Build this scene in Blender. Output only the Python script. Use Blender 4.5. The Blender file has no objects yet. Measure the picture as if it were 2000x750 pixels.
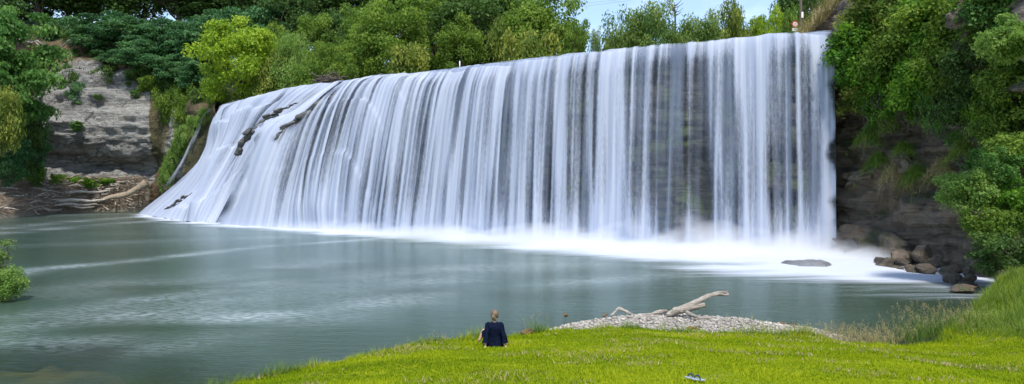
import bpy, math, random
import numpy as np
from mathutils import Vector
random.seed(7)
rng = np.random.default_rng(7)
S = bpy.context.scene
COL = S.collection
CAMZ = 4.2; F = 1333.33; HY = 364.0

def P(px, py, d):
    """measured point: photo column, photo row and distance -> metres"""
    return np.array([(px-1000.0)/F*d, d, CAMZ-(py-HY)/F*d])
def PW(px, py):
    """measured point on the water level"""
    d = CAMZ*F/(py-HY)
    return np.array([(px-1000.0)/F*d, d, 0.0])
def X(px, d): return (px-1000.0)/F*d
def Z(py, d): return CAMZ-(py-HY)/F*d

# ---------------------------------------------------------------- noise
def _h(ix, iy, iz, seed):
    n = (ix*374761393 + iy*668265263 + iz*2147483647 + seed*974634541) & 0xffffffff
    n = ((n ^ (n >> 13))*1274126177) & 0xffffffff
    n = n ^ (n >> 16)
    return (n & 0xffff)/65535.0
def vnoise(p, seed=0):
    p = np.asarray(p, float); i = np.floor(p).astype(np.int64); f = p-i
    f = f*f*(3-2*f); r = 0
    for dx in (0, 1):
        for dy in (0, 1):
            for dz in (0, 1):
                w = (f[..., 0] if dx else 1-f[..., 0])*(f[..., 1] if dy else 1-f[..., 1])*(f[..., 2] if dz else 1-f[..., 2])
                r = r + w*_h(i[..., 0]+dx, i[..., 1]+dy, i[..., 2]+dz, seed)
    return r*2-1
def fbm(p, octv=4, seed=0, gain=.5):
    p = np.asarray(p, float); a = 1; r = 0
    for k in range(octv):
        r = r + a*vnoise(p*(2.03**k)+k*17.3, seed+k); a *= gain
    return r
def sstep(a, b, x):
    t = np.clip((x-a)/(b-a), 0, 1); return t*t*(3-2*t)
def unit(v): return v/np.maximum(np.linalg.norm(v, axis=-1, keepdims=True), 1e-9)

# ---------------------------------------------------------------- mesh helpers
def mesh_np(name, V, Fs, attrs=None, uv=None, smooth=True, mat=None):
    """Fs: list of arrays (n,3) / (n,4)"""
    if not isinstance(Fs, list): Fs = [Fs]
    me = bpy.data.meshes.new(name)
    V = np.asarray(V, np.float32)
    me.vertices.add(len(V)); me.vertices.foreach_set('co', V.ravel())
    loops = np.concatenate([f.ravel() for f in Fs]).astype(np.int32)
    tot = np.concatenate([np.full(len(f), f.shape[1]) for f in Fs]).astype(np.int32)
    st = np.concatenate([[0], np.cumsum(tot)[:-1]]).astype(np.int32)
    me.loops.add(len(loops)); me.loops.foreach_set('vertex_index', loops)
    me.polygons.add(len(tot)); me.polygons.foreach_set('loop_start', st)
    me.polygons.foreach_set('loop_total', tot)
    me.update(calc_edges=True)
    me.polygons.foreach_set('use_smooth', np.full(len(tot), smooth))
    if attrs:
        for k, a in attrs.items():
            at = me.attributes.new(k, 'FLOAT', 'POINT'); at.data.foreach_set('value', np.asarray(a, np.float32))
    if uv is not None:
        l = me.uv_layers.new(name='UVMap')
        l.data.foreach_set('uv', np.asarray(uv, np.float32)[loops].ravel())
    if mat: me.materials.append(mat)
    me.validate()
    return me
def grid_faces(nu, nv):
    i = np.arange((nu-1)*(nv-1)); a = i//(nv-1)*nv+i % (nv-1)
    return np.stack([a, a+1, a+nv+1, a+nv], 1)
class MB:
    def __init__(s): s.V = []; s.F3 = []; s.F4 = []; s.n = 0; s.A = []
    def add(s, V, F3=None, F4=None, tint=0.5):
        V = np.asarray(V, float)
        if F3 is not None and len(F3): s.F3.append(np.asarray(F3)+s.n)
        if F4 is not None and len(F4): s.F4.append(np.asarray(F4)+s.n)
        s.V.append(V); s.A.append(np.full(len(V), tint)); s.n += len(V)
    def tube(s, pts, rad, n=7, tint=.5, rough=0, seed=0, cap=True):
        pts = np.asarray(pts, float); rad = np.broadcast_to(np.asarray(rad, float), (len(pts),))
        t = unit(np.gradient(pts, axis=0)); ref = np.array([0, 0, 1.]) if abs(t[0, 2]) < .9 else np.array([1., 0, 0])
        a = unit(np.cross(t, ref)); b = np.cross(t, a)
        ang = np.arange(n)/n*2*np.pi
        ring = a[:, None]*np.cos(ang)[None, :, None]+b[:, None]*np.sin(ang)[None, :, None]
        r = rad[:, None, None]*np.ones((1, n, 1))
        if rough: r = r*(1+rough*.35*fbm(np.concatenate([ring*3.1+seed, ], -1)+t[:, None]*0+pts[:, None]*.35/max(rad.max(), .02)*.5, 2, seed+9))[..., None]; r = r*(1+rough*fbm(pts[:, None]*1.5/max(rad.max(), .02)*.4+ring*1.2, 3, seed))[..., None]
        V = (pts[:, None]+ring*r).reshape(-1, 3)
        m = len(pts); i = np.arange((m-1)*n); k = i//n; j = i % n
        F4 = np.stack([k*n+j, k*n+(j+1) % n, (k+1)*n+(j+1) % n, (k+1)*n+j], 1)
        F3 = None
        if cap:
            V = np.concatenate([V, pts[:1], pts[-1:]]); c0 = m*n; jj = np.arange(n)
            F3 = np.concatenate([np.stack([np.full(n, c0), (jj+1) % n, jj], 1),
                                 np.stack([np.full(n, c0+1), (m-1)*n+jj, (m-1)*n+(jj+1) % n], 1)])
        s.add(V, F3, F4, tint)
    def rings(s, R, tint=.5, cap=True):
        """R: (m,n,3) stacked closed rings"""
        R = np.asarray(R, float); m, n = R.shape[:2]
        i = np.arange((m-1)*n); k = i//n; j = i % n
        F4 = np.stack([k*n+j, k*n+(j+1) % n, (k+1)*n+(j+1) % n, (k+1)*n+j], 1)
        V = R.reshape(-1, 3); F3 = None
        if cap:
            V = np.concatenate([V, R[:1].mean(1), R[-1:].mean(1)]); jj = np.arange(n)
            F3 = np.concatenate([np.stack([np.full(n, m*n), (jj+1) % n, jj], 1),
                                 np.stack([np.full(n, m*n+1), (m-1)*n+jj, (m-1)*n+(jj+1) % n], 1)])
        s.add(V, F3, F4, tint)
    def box(s, c, h, tint=.5):
        c = np.asarray(c, float); h = np.asarray(h, float)
        V = np.array([[x, y, z] for x in (-1, 1) for y in (-1, 1) for z in (-1, 1)])*h+c
        s.add(V, None, [[0, 1, 3, 2], [4, 6, 7, 5], [0, 4, 5, 1], [2, 3, 7, 6], [0, 2, 6, 4], [1, 5, 7, 3]], tint)
    def mesh(s, name, mat, smooth=True):
        Fs = []
        if s.F4: Fs.append(np.concatenate(s.F4))
        if s.F3: Fs.append(np.concatenate(s.F3))
        return mesh_np(name, np.concatenate(s.V), Fs, {'tint': np.concatenate(s.A)}, None, smooth, mat)

def link(name, me, parent=None):
    o = bpy.data.objects.new(name, me); COL.objects.link(o)
    if parent is not None: o.parent = parent
    return o
def tag(o, label=None, cat=None, group=None, kind=None):
    if label: o['label'] = label
    if cat: o['category'] = cat
    if group: o['group'] = group
    if kind: o['kind'] = kind
    return o
def empty(name, loc, label, cat, group=None):
    o = link(name, None); o.location = Vector(loc); o.empty_display_size = .3
    return tag(o, label, cat, group)

# ---------------------------------------------------------------- materials
class N:
    def __init__(s, name):
        s.m = bpy.data.materials.new(name); s.m.use_nodes = True
        s.t = s.m.node_tree; s.t.nodes.clear()
        s.out = s.t.nodes.new('ShaderNodeOutputMaterial')
    def n(s, typ, props=None, **ins):
        nd = s.t.nodes.new('ShaderNode'+typ)
        for k, v in (props or {}).items(): setattr(nd, k, v)
        for k, v in ins.items():
            key = int(k[1:]) if k[0] == 'i' and k[1:].isdigit() else k.replace('_', ' ')
            s.set(nd.inputs[key], v)
        return nd
    def set(s, sock, v):
        if isinstance(v, bpy.types.NodeSocket): s.t.links.new(v, sock)
        elif isinstance(v, bpy.types.Node): s.t.links.new(v.outputs[0], sock)
        else:
            if sock.type == 'RGBA' and len(v) == 3: v = (*v, 1)
            sock.default_value = v
    def math(s, op, a, b=0.0, c=0.0, clamp=False):
        return s.n('Math', {'operation': op, 'use_clamp': clamp}, i0=a, i1=b, i2=c).outputs[0]
    def mix(s, f, a, b, mode='MIX'):
        nd = s.n('Mix', {'data_type': 'RGBA', 'blend_type': mode}); s.set(nd.inputs[0], f); s.set(nd.inputs[6], a); s.set(nd.inputs[7], b)
        return nd.outputs[2]
    def fmix(s, f, a, b):
        nd = s.n('Mix', {'data_type': 'FLOAT'}); s.set(nd.inputs[0], f); s.set(nd.inputs[2], a); s.set(nd.inputs[3], b)
        return nd.outputs[0]
    def ramp(s, f, a, b, lo=0., hi=1., smooth=True):
        return s.n('MapRange', {'interpolation_type': 'SMOOTHSTEP' if smooth else 'LINEAR'}, i0=f, i1=a, i2=b, i3=lo, i4=hi).outputs[0]
    def attr(s, name): return s.n('Attribute', {'attribute_name': name}).outputs['Fac']
    def noise(s, vec, scale, detail=4., rough=.55, dist=0.):
        return s.n('TexNoise', None, Vector=vec, Scale=scale, Detail=detail, Roughness=rough, Distortion=dist).outputs[0]
    def map(s, vec, scale=(1, 1, 1), rot=(0, 0, 0), loc=(0, 0, 0)):
        return s.n('Mapping', None, Vector=vec, Scale=scale, Rotation=rot, Location=loc).outputs[0]
    def geo(s, w='Position'): return s.n('NewGeometry').outputs[w]
    def obj(s): return s.n('TexCoord').outputs['Object']
    def bump(s, h, strength=.5, dist=.1): return s.n('Bump', None, Height=h, Strength=strength, Distance=dist).outputs[0]
    def surf(s, sh): s.set(s.out.inputs[0], sh.outputs[0] if isinstance(sh, bpy.types.Node) else sh); return s.m

def leaf_mat(name, dark, mid, light, trans=.35, rough=.55):
    m = N(name); t = m.attr('tint')
    r = m.n('ObjectInfo').outputs['Random']
    t = m.math('ADD', t, m.math('MULTIPLY', m.math('SUBTRACT', r, .5), .25))
    c = m.mix(m.ramp(t, 0, .5, smooth=False), dark, mid)
    c = m.mix(m.ramp(t, .5, 1, smooth=False), c, light)
    b = m.n('BsdfPrincipled', None, Base_Color=c, Roughness=rough); b.inputs['Specular IOR Level'].default_value = .08 if name == 'blade_lawn' else .2
    tr = m.n('BsdfTranslucent', None, Color=m.mix(.4, c, m.mix(1.0, c, (1.5, 1.6, .6), 'MULTIPLY')))
    return m.surf(m.n('MixShader', None, i0=trans, i1=b.outputs[0], i2=tr.outputs[0]))
def bark_mat(name, a, b, sc=6.):
    m = N(name); o = m.obj()
    n1 = m.noise(m.map(o, (1, 1, .15)), sc, 5); n2 = m.noise(o, 1.2, 3)
    c = m.mix(n1, a, b); c = m.mix(m.ramp(n2, .5, .75, 0, .5), c, (.10, .11, .07))
    return m.surf(m.n('BsdfPrincipled', None, Base_Color=c, Roughness=.9, Normal=m.bump(n1, .6, .08)))
L = {}
L['mid'] = leaf_mat('leaf_mid_green', (.075, .15, .022), (.145, .235, .034), (.25, .35, .055), .45)
L['bright'] = leaf_mat('leaf_yellow_green', (.16, .26, .020), (.265, .385, .030), (.40, .51, .05), .45)
L['light'] = leaf_mat('leaf_light_green', (.11, .21, .04), (.19, .31, .065), (.29, .40, .11), .45)
L['blue'] = leaf_mat('leaf_blue_green', (.032, .10, .036), (.068, .17, .06), (.13, .26, .10), .4)
L['fern'] = leaf_mat('leaf_fern_green', (.05, .13, .026), (.10, .22, .045), (.18, .32, .08), .45)
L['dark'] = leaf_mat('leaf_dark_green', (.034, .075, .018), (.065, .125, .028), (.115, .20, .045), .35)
L['ivy'] = leaf_mat('leaf_ivy', (.04, .12, .012), (.10, .235, .02), (.22, .38, .035), .4, .45)
L['olive'] = leaf_mat('leaf_olive_green', (.085, .14, .022), (.17, .23, .04), (.30, .32, .06), .4)
L['willow'] = leaf_mat('leaf_willow_green', (.07, .14, .03), (.14, .22, .05), (.25, .33, .08), .4)
L['grass'] = leaf_mat('blade_lawn', (.095, .165, .003), (.205, .285, .004), (.37, .41, .014), .35, .6)
L['longgrass'] = leaf_mat('blade_long_green', (.055, .13, .014), (.125, .21, .025), (.25, .30, .06), .35, .6)
L['drygrass'] = leaf_mat('blade_dry', (.20, .17, .07), (.34, .28, .13), (.50, .42, .22), .3, .8)
L['flower'] = leaf_mat('petal', (.7, .5, .05), (.8, .62, .1), (.85, .8, .6), .2)
BARK = bark_mat('bark_brown', (.035, .028, .02), (.12, .095, .07))
BARKG = bark_mat('bark_grey', (.20, .19, .17), (.42, .40, .36), 4.)
DRIFT = None

def rock_mat(name, c1, c2, c3, strata=.9, moss=0., bump=.8, wet=0., sc=1., ck=.45, mc=(.05, .085, .02)):
    m = N(name); p = m.geo()
    wob = m.noise(p, .15*sc, 3)
    st = m.noise(m.map(p, (.12*sc, .12*sc, strata)), 1.0, 7, .62, .6)
    big = m.noise(p, .22*sc, 5, .6); fine = m.noise(p, 2.6*sc, 6, .65)
    vor = m.n('TexVoronoi', {'feature': 'DISTANCE_TO_EDGE'}, Vector=m.map(p, (.35*sc, .35*sc, .8*sc)), Scale=1.).outputs[0]
    crack = m.ramp(vor, 0, .05)
    c = m.mix(m.ramp(st, .3, .7), c1, c2); c = m.mix(m.ramp(big, .42, .68), c, c3)
    c = m.mix(m.ramp(fine, .25, .6, .45, 0), c, (.05, .045, .04))
    c = m.mix(m.math('MULTIPLY', m.math('SUBTRACT', 1.0, crack), ck), c, (.03, .026, .022))
    if moss:
        nz = m.n('SeparateXYZ', None, Vector=m.geo('Normal')).outputs[2]
        mm = m.ramp(m.math('ADD', m.noise(p, .5*sc, 5, .65), m.math('MULTIPLY', nz, .12)), .62-.2*moss, .74-.2*moss)
        c = m.mix(m.math('MULTIPLY', mm, .85), c, mc)
    h = m.math('ADD', m.math('MULTIPLY', st, 1.2), m.math('ADD', m.math('MULTIPLY', fine, .5), m.math('MULTIPLY', crack, .35*ck)))
    return m.surf(m.n('BsdfPrincipled', None, Base_Color=c, Roughness=m.ramp(big, .3, .7, .85-.5*wet, .95-.4*wet), Normal=m.bump(h, bump, .35/sc)))
ROCK_PALE = rock_mat('rock_pale', (.20, .175, .14), (.36, .33, .28), (.29, .27, .25), 1.1, .15)
ROCK_DARK = rock_mat('rock_dark_wet', (.075, .062, .048), (.24, .19, .135), (.15, .105, .068), 1.5, .22, 1., .35, .8, .32, (.045, .06, .02))
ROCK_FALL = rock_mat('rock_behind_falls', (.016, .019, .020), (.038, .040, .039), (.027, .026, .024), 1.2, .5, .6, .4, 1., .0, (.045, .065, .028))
ROCK_LEDGE = rock_mat('rock_ledge_wet', (.045, .046, .046), (.15, .145, .135), (.09, .085, .075), 1.5, -.1, .9, .6, 2., .2)
ROCK_WET = rock_mat('rock_wet_grey', (.12, .125, .14), (.24, .25, .27), (.17, .17, .185), 1.5, -3., .8, .7, 3., .1)
ROCK_BOULDER = rock_mat('rock_boulder', (.03, .025, .019), (.145, .11, .075), (.09, .06, .035), 2.0, -.3, 1., .4, 3.)

# ================================================================= SKY, SUN, CAMERA
w = bpy.data.worlds.new('World'); S.world = w; w.use_nodes = True
nt = w.node_tree; nt.nodes.clear()
sky = nt.nodes.new('ShaderNodeTexSky'); sky.sky_type = 'NISHITA'; sky.sun_disc = False
SUN = Vector((.10, -.48, .87)).normalized()
sky.sun_elevation = math.asin(SUN.z); sky.sun_rotation = math.atan2(SUN.x, SUN.y)
sky.air_density = 1.0; sky.dust_density = .3; sky.ozone_density = 2.0
bg = nt.nodes.new('ShaderNodeBackground'); bg.inputs[1].default_value = .15
out = nt.nodes.new('ShaderNodeOutputWorld')
tc = nt.nodes.new('ShaderNodeTexCoord'); mp = nt.nodes.new('ShaderNodeMapping')
mp.inputs['Scale'].default_value = (2.2, 2.2, 11); mp.inputs['Rotation'].default_value = (0, .22, .3)
nz = nt.nodes.new('ShaderNodeTexNoise'); nz.inputs['Scale'].default_value = 1.6; nz.inputs['Detail'].default_value = 7
nz.inputs['Roughness'].default_value = .58; nz.inputs['Distortion'].default_value = .6
mr = nt.nodes.new('ShaderNodeMapRange'); mr.interpolation_type = 'SMOOTHSTEP'
mr.inputs[1].default_value = .46; mr.inputs[2].default_value = .80; mr.inputs[3].default_value = .08; mr.inputs[4].default_value = .85
mx = nt.nodes.new('ShaderNodeMix'); mx.data_type = 'RGBA'
mx.inputs[7].default_value = (5.4, 5.9, 6.6, 1)
nt.links.new(tc.outputs['Generated'], mp.inputs[0]); nt.links.new(mp.outputs[0], nz.inputs['Vector'])
nt.links.new(nz.outputs[0], mr.inputs[0]); nt.links.new(mr.outputs[0], mx.inputs[0])
nt.links.new(sky.outputs[0], mx.inputs[6]); nt.links.new(mx.outputs[2], bg.inputs[0]); nt.links.new(bg.outputs[0], out.inputs[0])

sl = bpy.data.lights.new('sun', 'SUN'); sl.energy = 3.0; sl.angle = math.radians(5); sl.color = (1, .95, .86)
so = bpy.data.objects.new('sun', sl); COL.objects.link(so); so.rotation_euler = SUN.to_track_quat('Z', 'Y').to_euler(); so.location = (0, -20, 60)
cd = bpy.data.cameras.new('camera'); co = bpy.data.objects.new('camera', cd); COL.objects.link(co)
co.location = (0, 0, CAMZ); co.rotation_euler = (math.radians(90), 0, 0)
cd.sensor_width = 36; cd.lens = 24; cd.shift_y = -(375-HY)/2000; cd.clip_end = 5000; cd.clip_start = .05
S.camera = co
S.view_settings.view_transform = 'Standard'; S.view_settings.look = 'None'; S.view_settings.gamma = 1
S.view_settings.exposure = .70; S.view_settings.use_curve_mapping = False
cy = S.cycles
cy.max_bounces = 10; cy.diffuse_bounces = 3; cy.glossy_bounces = 3; cy.transmission_bounces = 3; cy.transparent_max_bounces = 24
cy.volume_bounces = 6; cy.use_denoising = True; cy.use_adaptive_sampling = True; cy.adaptive_threshold = .02
cy.volume_step_rate = .25; cy.volume_max_steps = 96
cy.sample_clamp_indirect = 6

# ================================================================= WATERFALL
def catmull(K, n):
    K = np.asarray(K, float); m = len(K)
    s = np.linspace(0, m-1, n); i = np.clip(s.astype(int), 0, m-2); t = (s-i).reshape((-1,)+(1,)*(K.ndim-1))
    p1 = K[i]; p2 = K[i+1]; p0 = np.where((i > 0).reshape(t.shape), K[np.maximum(i-1, 0)], 2*p1-p2)
    p3 = np.where((i < m-2).reshape(t.shape), K[np.minimum(i+2, m-1)], 2*p2-p1)
    return .5*(2*p1+(p2-p0)*t+(2*p0-5*p1+4*p2-p3)*t*t+(3*p1-p0-3*p2+p3)*t**3)
def streak(crest, base, ex):
    C = P(*crest); B = PW(*base); pts = []
    for v in (0, .06, .25, .5, .75, 1.0):
        h = v**ex; q = C+(B-C)*h; q[2] = C[2]*(1-v); pts.append(q)
    return np.array(pts)
def poly(pts):
    """control polyline, last entry on the water"""
    q = [P(*p) for p in pts]; q[-1][2] = 0; q = np.array(q)
    return catmull(q, 24)[np.array([0, 1, 6, 11, 17, 23])]
MAIN = [streak((1629, 58.5, 43.0), (1634, 499), .5), streak((1550, 64, 44), (1556, 496), .5), streak((1400, 78, 46.5), (1398, 490), .5),
        streak((1250, 92, 48.8), (1242, 484), .5), streak((1100, 106, 51.5), (1084, 477), .52), streak((1000, 118, 55), (970, 471), .55),
        streak((900, 130.5, 59), (850, 463), .58),
        poly([(800, 143, 64), (778, 175, 63.2), (755, 260, 62), (738, 370, 61.2), (725, 456, 60.9)]),
        poly([(715, 152, 69), (680, 190, 67.8), (652, 260, 66.9), (628, 360, 66.2), (615, 450, 65.3)]),
        poly([(675, 156.5, 72.2), (632, 198, 70.7), (600, 260, 69.6), (572, 360, 68.5), (552, 447, 67.6)]),
        poly([(660, 158.5, 73.8), (603, 212, 72.3), (550, 262, 71.5), (515, 350, 70.6), (492, 444, 70)]),
        poly([(652, 160, 74.8), (580, 218, 73.4), (487, 262, 73.6), (470, 340, 74.0), (417, 438, 75.7)])]
FARC = [poly([(656, 159.5, 75.5), (600, 205, 77), (530, 260, 78), (470, 350, 78.5), (425, 437.5, 76.2)]),
        poly([(580, 169, 80.5), (535, 208, 80.5), (492, 268, 80.5), (440, 360, 79.5), (400, 436, 77.8)]),
        poly([(520, 183, 85), (480, 222, 84.5), (443, 290, 84), (402, 365, 82.5), (365, 433, 81)]),
        poly([(470, 195, 90), (447, 232, 89), (428, 295, 88.3), (392, 368, 87), (330, 429, 86)]),
        poly([(438, 203, 94), (420, 242, 93.5), (404, 298, 93.3), (370, 352, 93), (296, 423, 95)]),
        poly([(427, 208, 95.5), (411, 250, 95.5), (393, 312, 95.5), (350, 356, 97), (272, 417, 105)])]
SIDE = [poly([(415, 214, 98), (403, 235, 98), (385, 275, 98), (368, 320, 97.5), (330, 374, 97)]),
        poly([(407, 215, 98.5), (389, 236, 98.3), (366, 278, 98.2), (345, 326, 98.4), (312, 378, 99)])]
for s_ in SIDE: s_[-1][2] = Z(376, 97)
def loft(streaks, nu, nv):
    K = np.array(streaks)
    A = catmull(K, nu)                                     # along the crest
    T = np.array([0, .06, .25, .5, .75, 1.0])
    v = np.linspace(0, 1, nv)
    s = np.interp(v, T, np.arange(6)); Bm = np.swapaxes(A, 0, 1)
    i = np.clip(s.astype(int), 0, 4); t = (s-i)[:, None, None]
    p1, p2 = Bm[i], Bm[i+1]; p0 = np.where((i > 0)[:, None, None], Bm[np.maximum(i-1, 0)], p1); p3 = np.where((i < 4)[:, None, None], Bm[np.minimum(i+2, 5)], p2)
    G = .5*(2*p1+(p2-p0)*t+(2*p0-5*p1+4*p2-p3)*t*t+(3*p1-p0-3*p2+p3)*t**3)
    return np.swapaxes(G, 0, 1)
def gnormal(G):
    n = unit(np.cross(np.gradient(G, axis=1), np.gradient(G, axis=0)))
    return n*np.where(n[..., 1:2] > 0, -1, 1)
def arclen(line): return np.concatenate([[0], np.cumsum(np.linalg.norm(np.diff(line, axis=0), axis=1))])

def water_mat(name, lo, hi, opac, seed, tint=((.43, .49, .64), (.65, .69, .80))):
    m = N(name); uv = m.n('UVMap').outputs[0]
    def strip(su, sv, det, off): return m.noise(m.map(uv, (su, sv, 1), loc=(seed*7.1+off, off*1.7, off)), 1.0, det, .55, .0)
    a = strip(.30, .012, 2, 0); b = strip(.95, .03, 2, 5); c = strip(3.0, .05, 3, 9); g = strip(11, 2.2, 4, 13)
    d = m.math('ADD', m.math('ADD', m.math('MULTIPLY', a, .34), m.math('MULTIPLY', b, .45)), m.math('ADD', m.math('MULTIPLY', c, .15), m.math('MULTIPLY', g, .12)))
    rd = m.math('SUBTRACT', 1.0, m.math('MULTIPLY', m.math('ABSOLUTE', m.math('SUBTRACT', strip(.85, .022, 1, 21), .5)), 7.0), clamp=True)
    d = m.math('ADD', m.math('ADD', d, m.math('MULTIPLY', m.math('SUBTRACT', rd, .38), .17)), m.attr('thick'))
    al = m.math('MULTIPLY', m.ramp(d, lo, hi), opac)
    al = m.math('MULTIPLY', al, m.attr('fade'))
    col = m.mix(m.ramp(c, .3, .7), tint[0], tint[1])
    df = m.n('BsdfDiffuse', None, Color=col); tr = m.n('BsdfTranslucent', None, Color=(.52, .58, .70))
    sh = m.n('MixShader', None, i0=.3, i1=df.outputs[0], i2=tr.outputs[0])
    tp = m.n('BsdfTransparent')
    return m.surf(m.n('MixShader', None, i0=al, i1=tp.outputs[0], i2=sh.outputs[0]))
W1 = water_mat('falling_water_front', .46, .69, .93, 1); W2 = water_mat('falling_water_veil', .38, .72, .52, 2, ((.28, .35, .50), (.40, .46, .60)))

LEDGES = [([(672, 155, 72.9), (655, 163, 72.2), (638, 182, 71.6), (615, 206, 71.2), (588, 222, 71.0), (562, 236, 71.0), (545, 252, 71.0), (533, 268, 71.0)], .22, .85),
          ([(575, 195, 73.6), (545, 208, 73.4), (515, 225, 73.2), (485, 252, 73.2), (467, 278, 73.5), (464, 296, 73.8)], .20, .7),
          ([(478, 335, 73.8), (470, 352, 74.0), (455, 380, 74.5), (432, 415, 75.3), (418, 436, 75.8)], .07, .6)]
falls = empty('waterfall', (0, 55, 0), 'broad white waterfall pouring over a curved rock ledge into the green pool', 'waterfall')
falls_loc = np.array([0, 55, 0.])
def curtain(name, streaks, nu, nv, push, ripple, mat, seed, thick=None, lip=True, bulge=0.):
    G = loft(streaks, nu, nv); n = gnormal(G)
    u = arclen(G[:, 0]); v = np.linspace(0, 1, nv); H = 15.
    nvv = np.tile(v, (nu, 1)); uu = np.tile(u[:, None], (1, nv))
    if lip: G[..., 2] += .13*fbm(np.stack([uu*.28, uu*0, uu*0+11], -1), 4, 45)*(1-sstep(0, .2, nvv))
    q = np.stack([uu*.9+seed*31, nvv*.5, np.zeros_like(uu)], -1)
    r = fbm(q, 2, seed)+.5*fbm(q*3.1, 2, seed+5)
    ramp = sstep(0, .18, nvv)
    if bulge:
        bu = bulge*sstep(.5, .8, np.linspace(0, 1, nu))[:, None] if name != 'far' and streaks is MAIN else bulge
        lob = 1.25*fbm(np.stack([uu*.20+5, nvv*1.1+uu*.05, uu*0], -1), 3, 36)
        stp = np.round((nvv*3.2+.9*vnoise(np.stack([uu*.12, uu*0, uu*0], -1), 37))*1.0)-(nvv*3.2+.9*vnoise(np.stack([uu*.12, uu*0, uu*0], -1), 37))
        stp = stp*(.25+.75*sstep(-.2, .5, vnoise(np.stack([uu*.22, nvv*2, uu*0+9], -1), 39))); ed_ = sstep(0, 6, np.minimum(uu, uu[-1]-uu))
        G = G+n*(bu*(.9*lob+.38*stp*sstep(.1, .3, nvv))*ed_*ramp*(1-sstep(.85, 1, nvv)))[..., None]
    G = G+n*(push*ramp+ripple*r*ramp)[..., None]
    if lip:                                                # water surface arriving over the ledge
        back = np.array([.35, .94, 0]); rows = []
        for k, (dy, dz) in enumerate(((9, .10), (4, .14), (1.6, .16), (.5, .10))):
            q = G[:, 0]+back*dy; q[:, 2] += dz+.10*fbm(np.stack([u*.55, np.full_like(u, k*.3), u*0], -1), 4, seed); rows.append(q)
        G = np.concatenate([np.stack(rows, 1), G], 1)
        nvv = np.concatenate([np.zeros((nu, 4)), nvv], 1); uu = np.concatenate([np.tile(u[:, None], (1, 4)), uu], 1)
    nv2 = G.shape[1]
    th = np.zeros((nu, nv2))
    th += .10*(1-sstep(.0, .16, nvv))+.10*sstep(.72, 1, nvv)-.02*sstep(.2, .5, nvv)*(1-sstep(.6, .9, nvv))
    if thick is not None: th += thick(np.linspace(0, 1, nu)[:, None], nvv)
    th -= (nvv == 0)*(.08-.16*fbm(np.stack([uu*.7, nvv*0, uu*0+4], -1), 3, 44))
    fade = np.ones((nu, nv2)); 
    eu = np.minimum(u, u[-1]-u)[:, None]+.5*fbm(np.stack([nvv*9, nvv*0+seed, uu*.5], -1), 3, 38); fade = sstep(-.05, .5, eu); fade[-1] = 0; fade[0] = 0
    if name != 'side_chute':
        for pth, amt, wd_ in LEDGES:
            q3 = catmull(np.array([P(*a_) for a_ in pth]), 40); dm = np.full(G.shape[:2], 1e9)
            for q_ in q3: dm = np.minimum(dm, np.linalg.norm(G-q_, axis=-1))
            th -= amt*np.exp(-(dm/wd_)**2)*(1+.6*fbm(G*1.1, 2, 39))
    if name == 'side_chute': fade = np.sin(np.pi*np.linspace(.02, .98, nu))[:, None]**1.2*(.6+.4*sstep(.1, .5, nvv))*(1-sstep(.72, .98, nvv)); th = th-.06
    uv = np.stack([uu, nvv*H*-1], -1)
    me = mesh_np(name, G.reshape(-1, 3)-falls_loc, grid_faces(nu, nv2), {'thick': th.ravel(), 'fade': fade.ravel()}, uv.reshape(-1, 2), True, mat)
    return link(name, me, falls)
def th_main(u, v): return .025+.07*sstep(.35, .7, u)+.15*(1-sstep(.03, .11, u))-.02*(1-sstep(.2, .5, u))*sstep(.1, .35, v)*(1-sstep(.75, 1, v))+.06*fbm(np.stack([u*14+0*v, v*2.2+0*u, 0*u+0*v], -1), 2, 33)
curtain('water_curtain', MAIN, 900, 70, .25, .16, W1, 3, th_main, True, .75)
curtain('water_veil', MAIN, 500, 50, -.15, .10, W2, 8, th_main, False, .75)
curtain('water_curtain', FARC, 320, 60, .2, .22, W1, 5, lambda u, v: .17+.07*fbm(np.stack([u*5+0*v, v*2.5+0*u, 0*u+0*v], -1), 2, 34), True, .95)
curtain('water_veil', FARC, 200, 40, -.1, .12, W2, 6, lambda u, v: .1+0*u, False, .95)
curtain('side_chute', SIDE, 40, 60, .25, .20, W1, 11, lambda u, v: -.03+.10*fbm(np.stack([u*3+0*v, v*3+0*u, 0*u+0*v], -1), 2, 35), False)
def rock_sheet(name, streaks, nu, nv, inset, amp, mat, seed):
    G = loft(streaks, nu, nv); n = gnormal(G)
    d = fbm(G*np.array([.25, .25, .7]), 4, seed)*amp
    vv = np.linspace(0, 1, nv)[None, :]
    G = G-n*((inset*sstep(0, .1, vv)+.18)[..., None])+n*(d*sstep(0, .1, vv))[..., None]
    back = np.array([.35, .94, 0]); rows = []
    for dy, dz in ((10, -.25), (4, -.2), (1.2, -.15)):
        q = G[:, 0]+back*dy; q[:, 2] += dz; rows.append(q)
    G = np.concatenate([np.stack(rows, 1), G], 1); G[:, -1, 2] -= 1.5
    return link(name, mesh_np(name, G.reshape(-1, 3)-falls_loc, grid_faces(nu, nv+3), None, None, True, mat), falls)
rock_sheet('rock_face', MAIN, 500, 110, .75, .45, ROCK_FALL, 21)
rock_sheet('rock_face', FARC, 180, 90, .5, .35, ROCK_FALL, 22)
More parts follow.
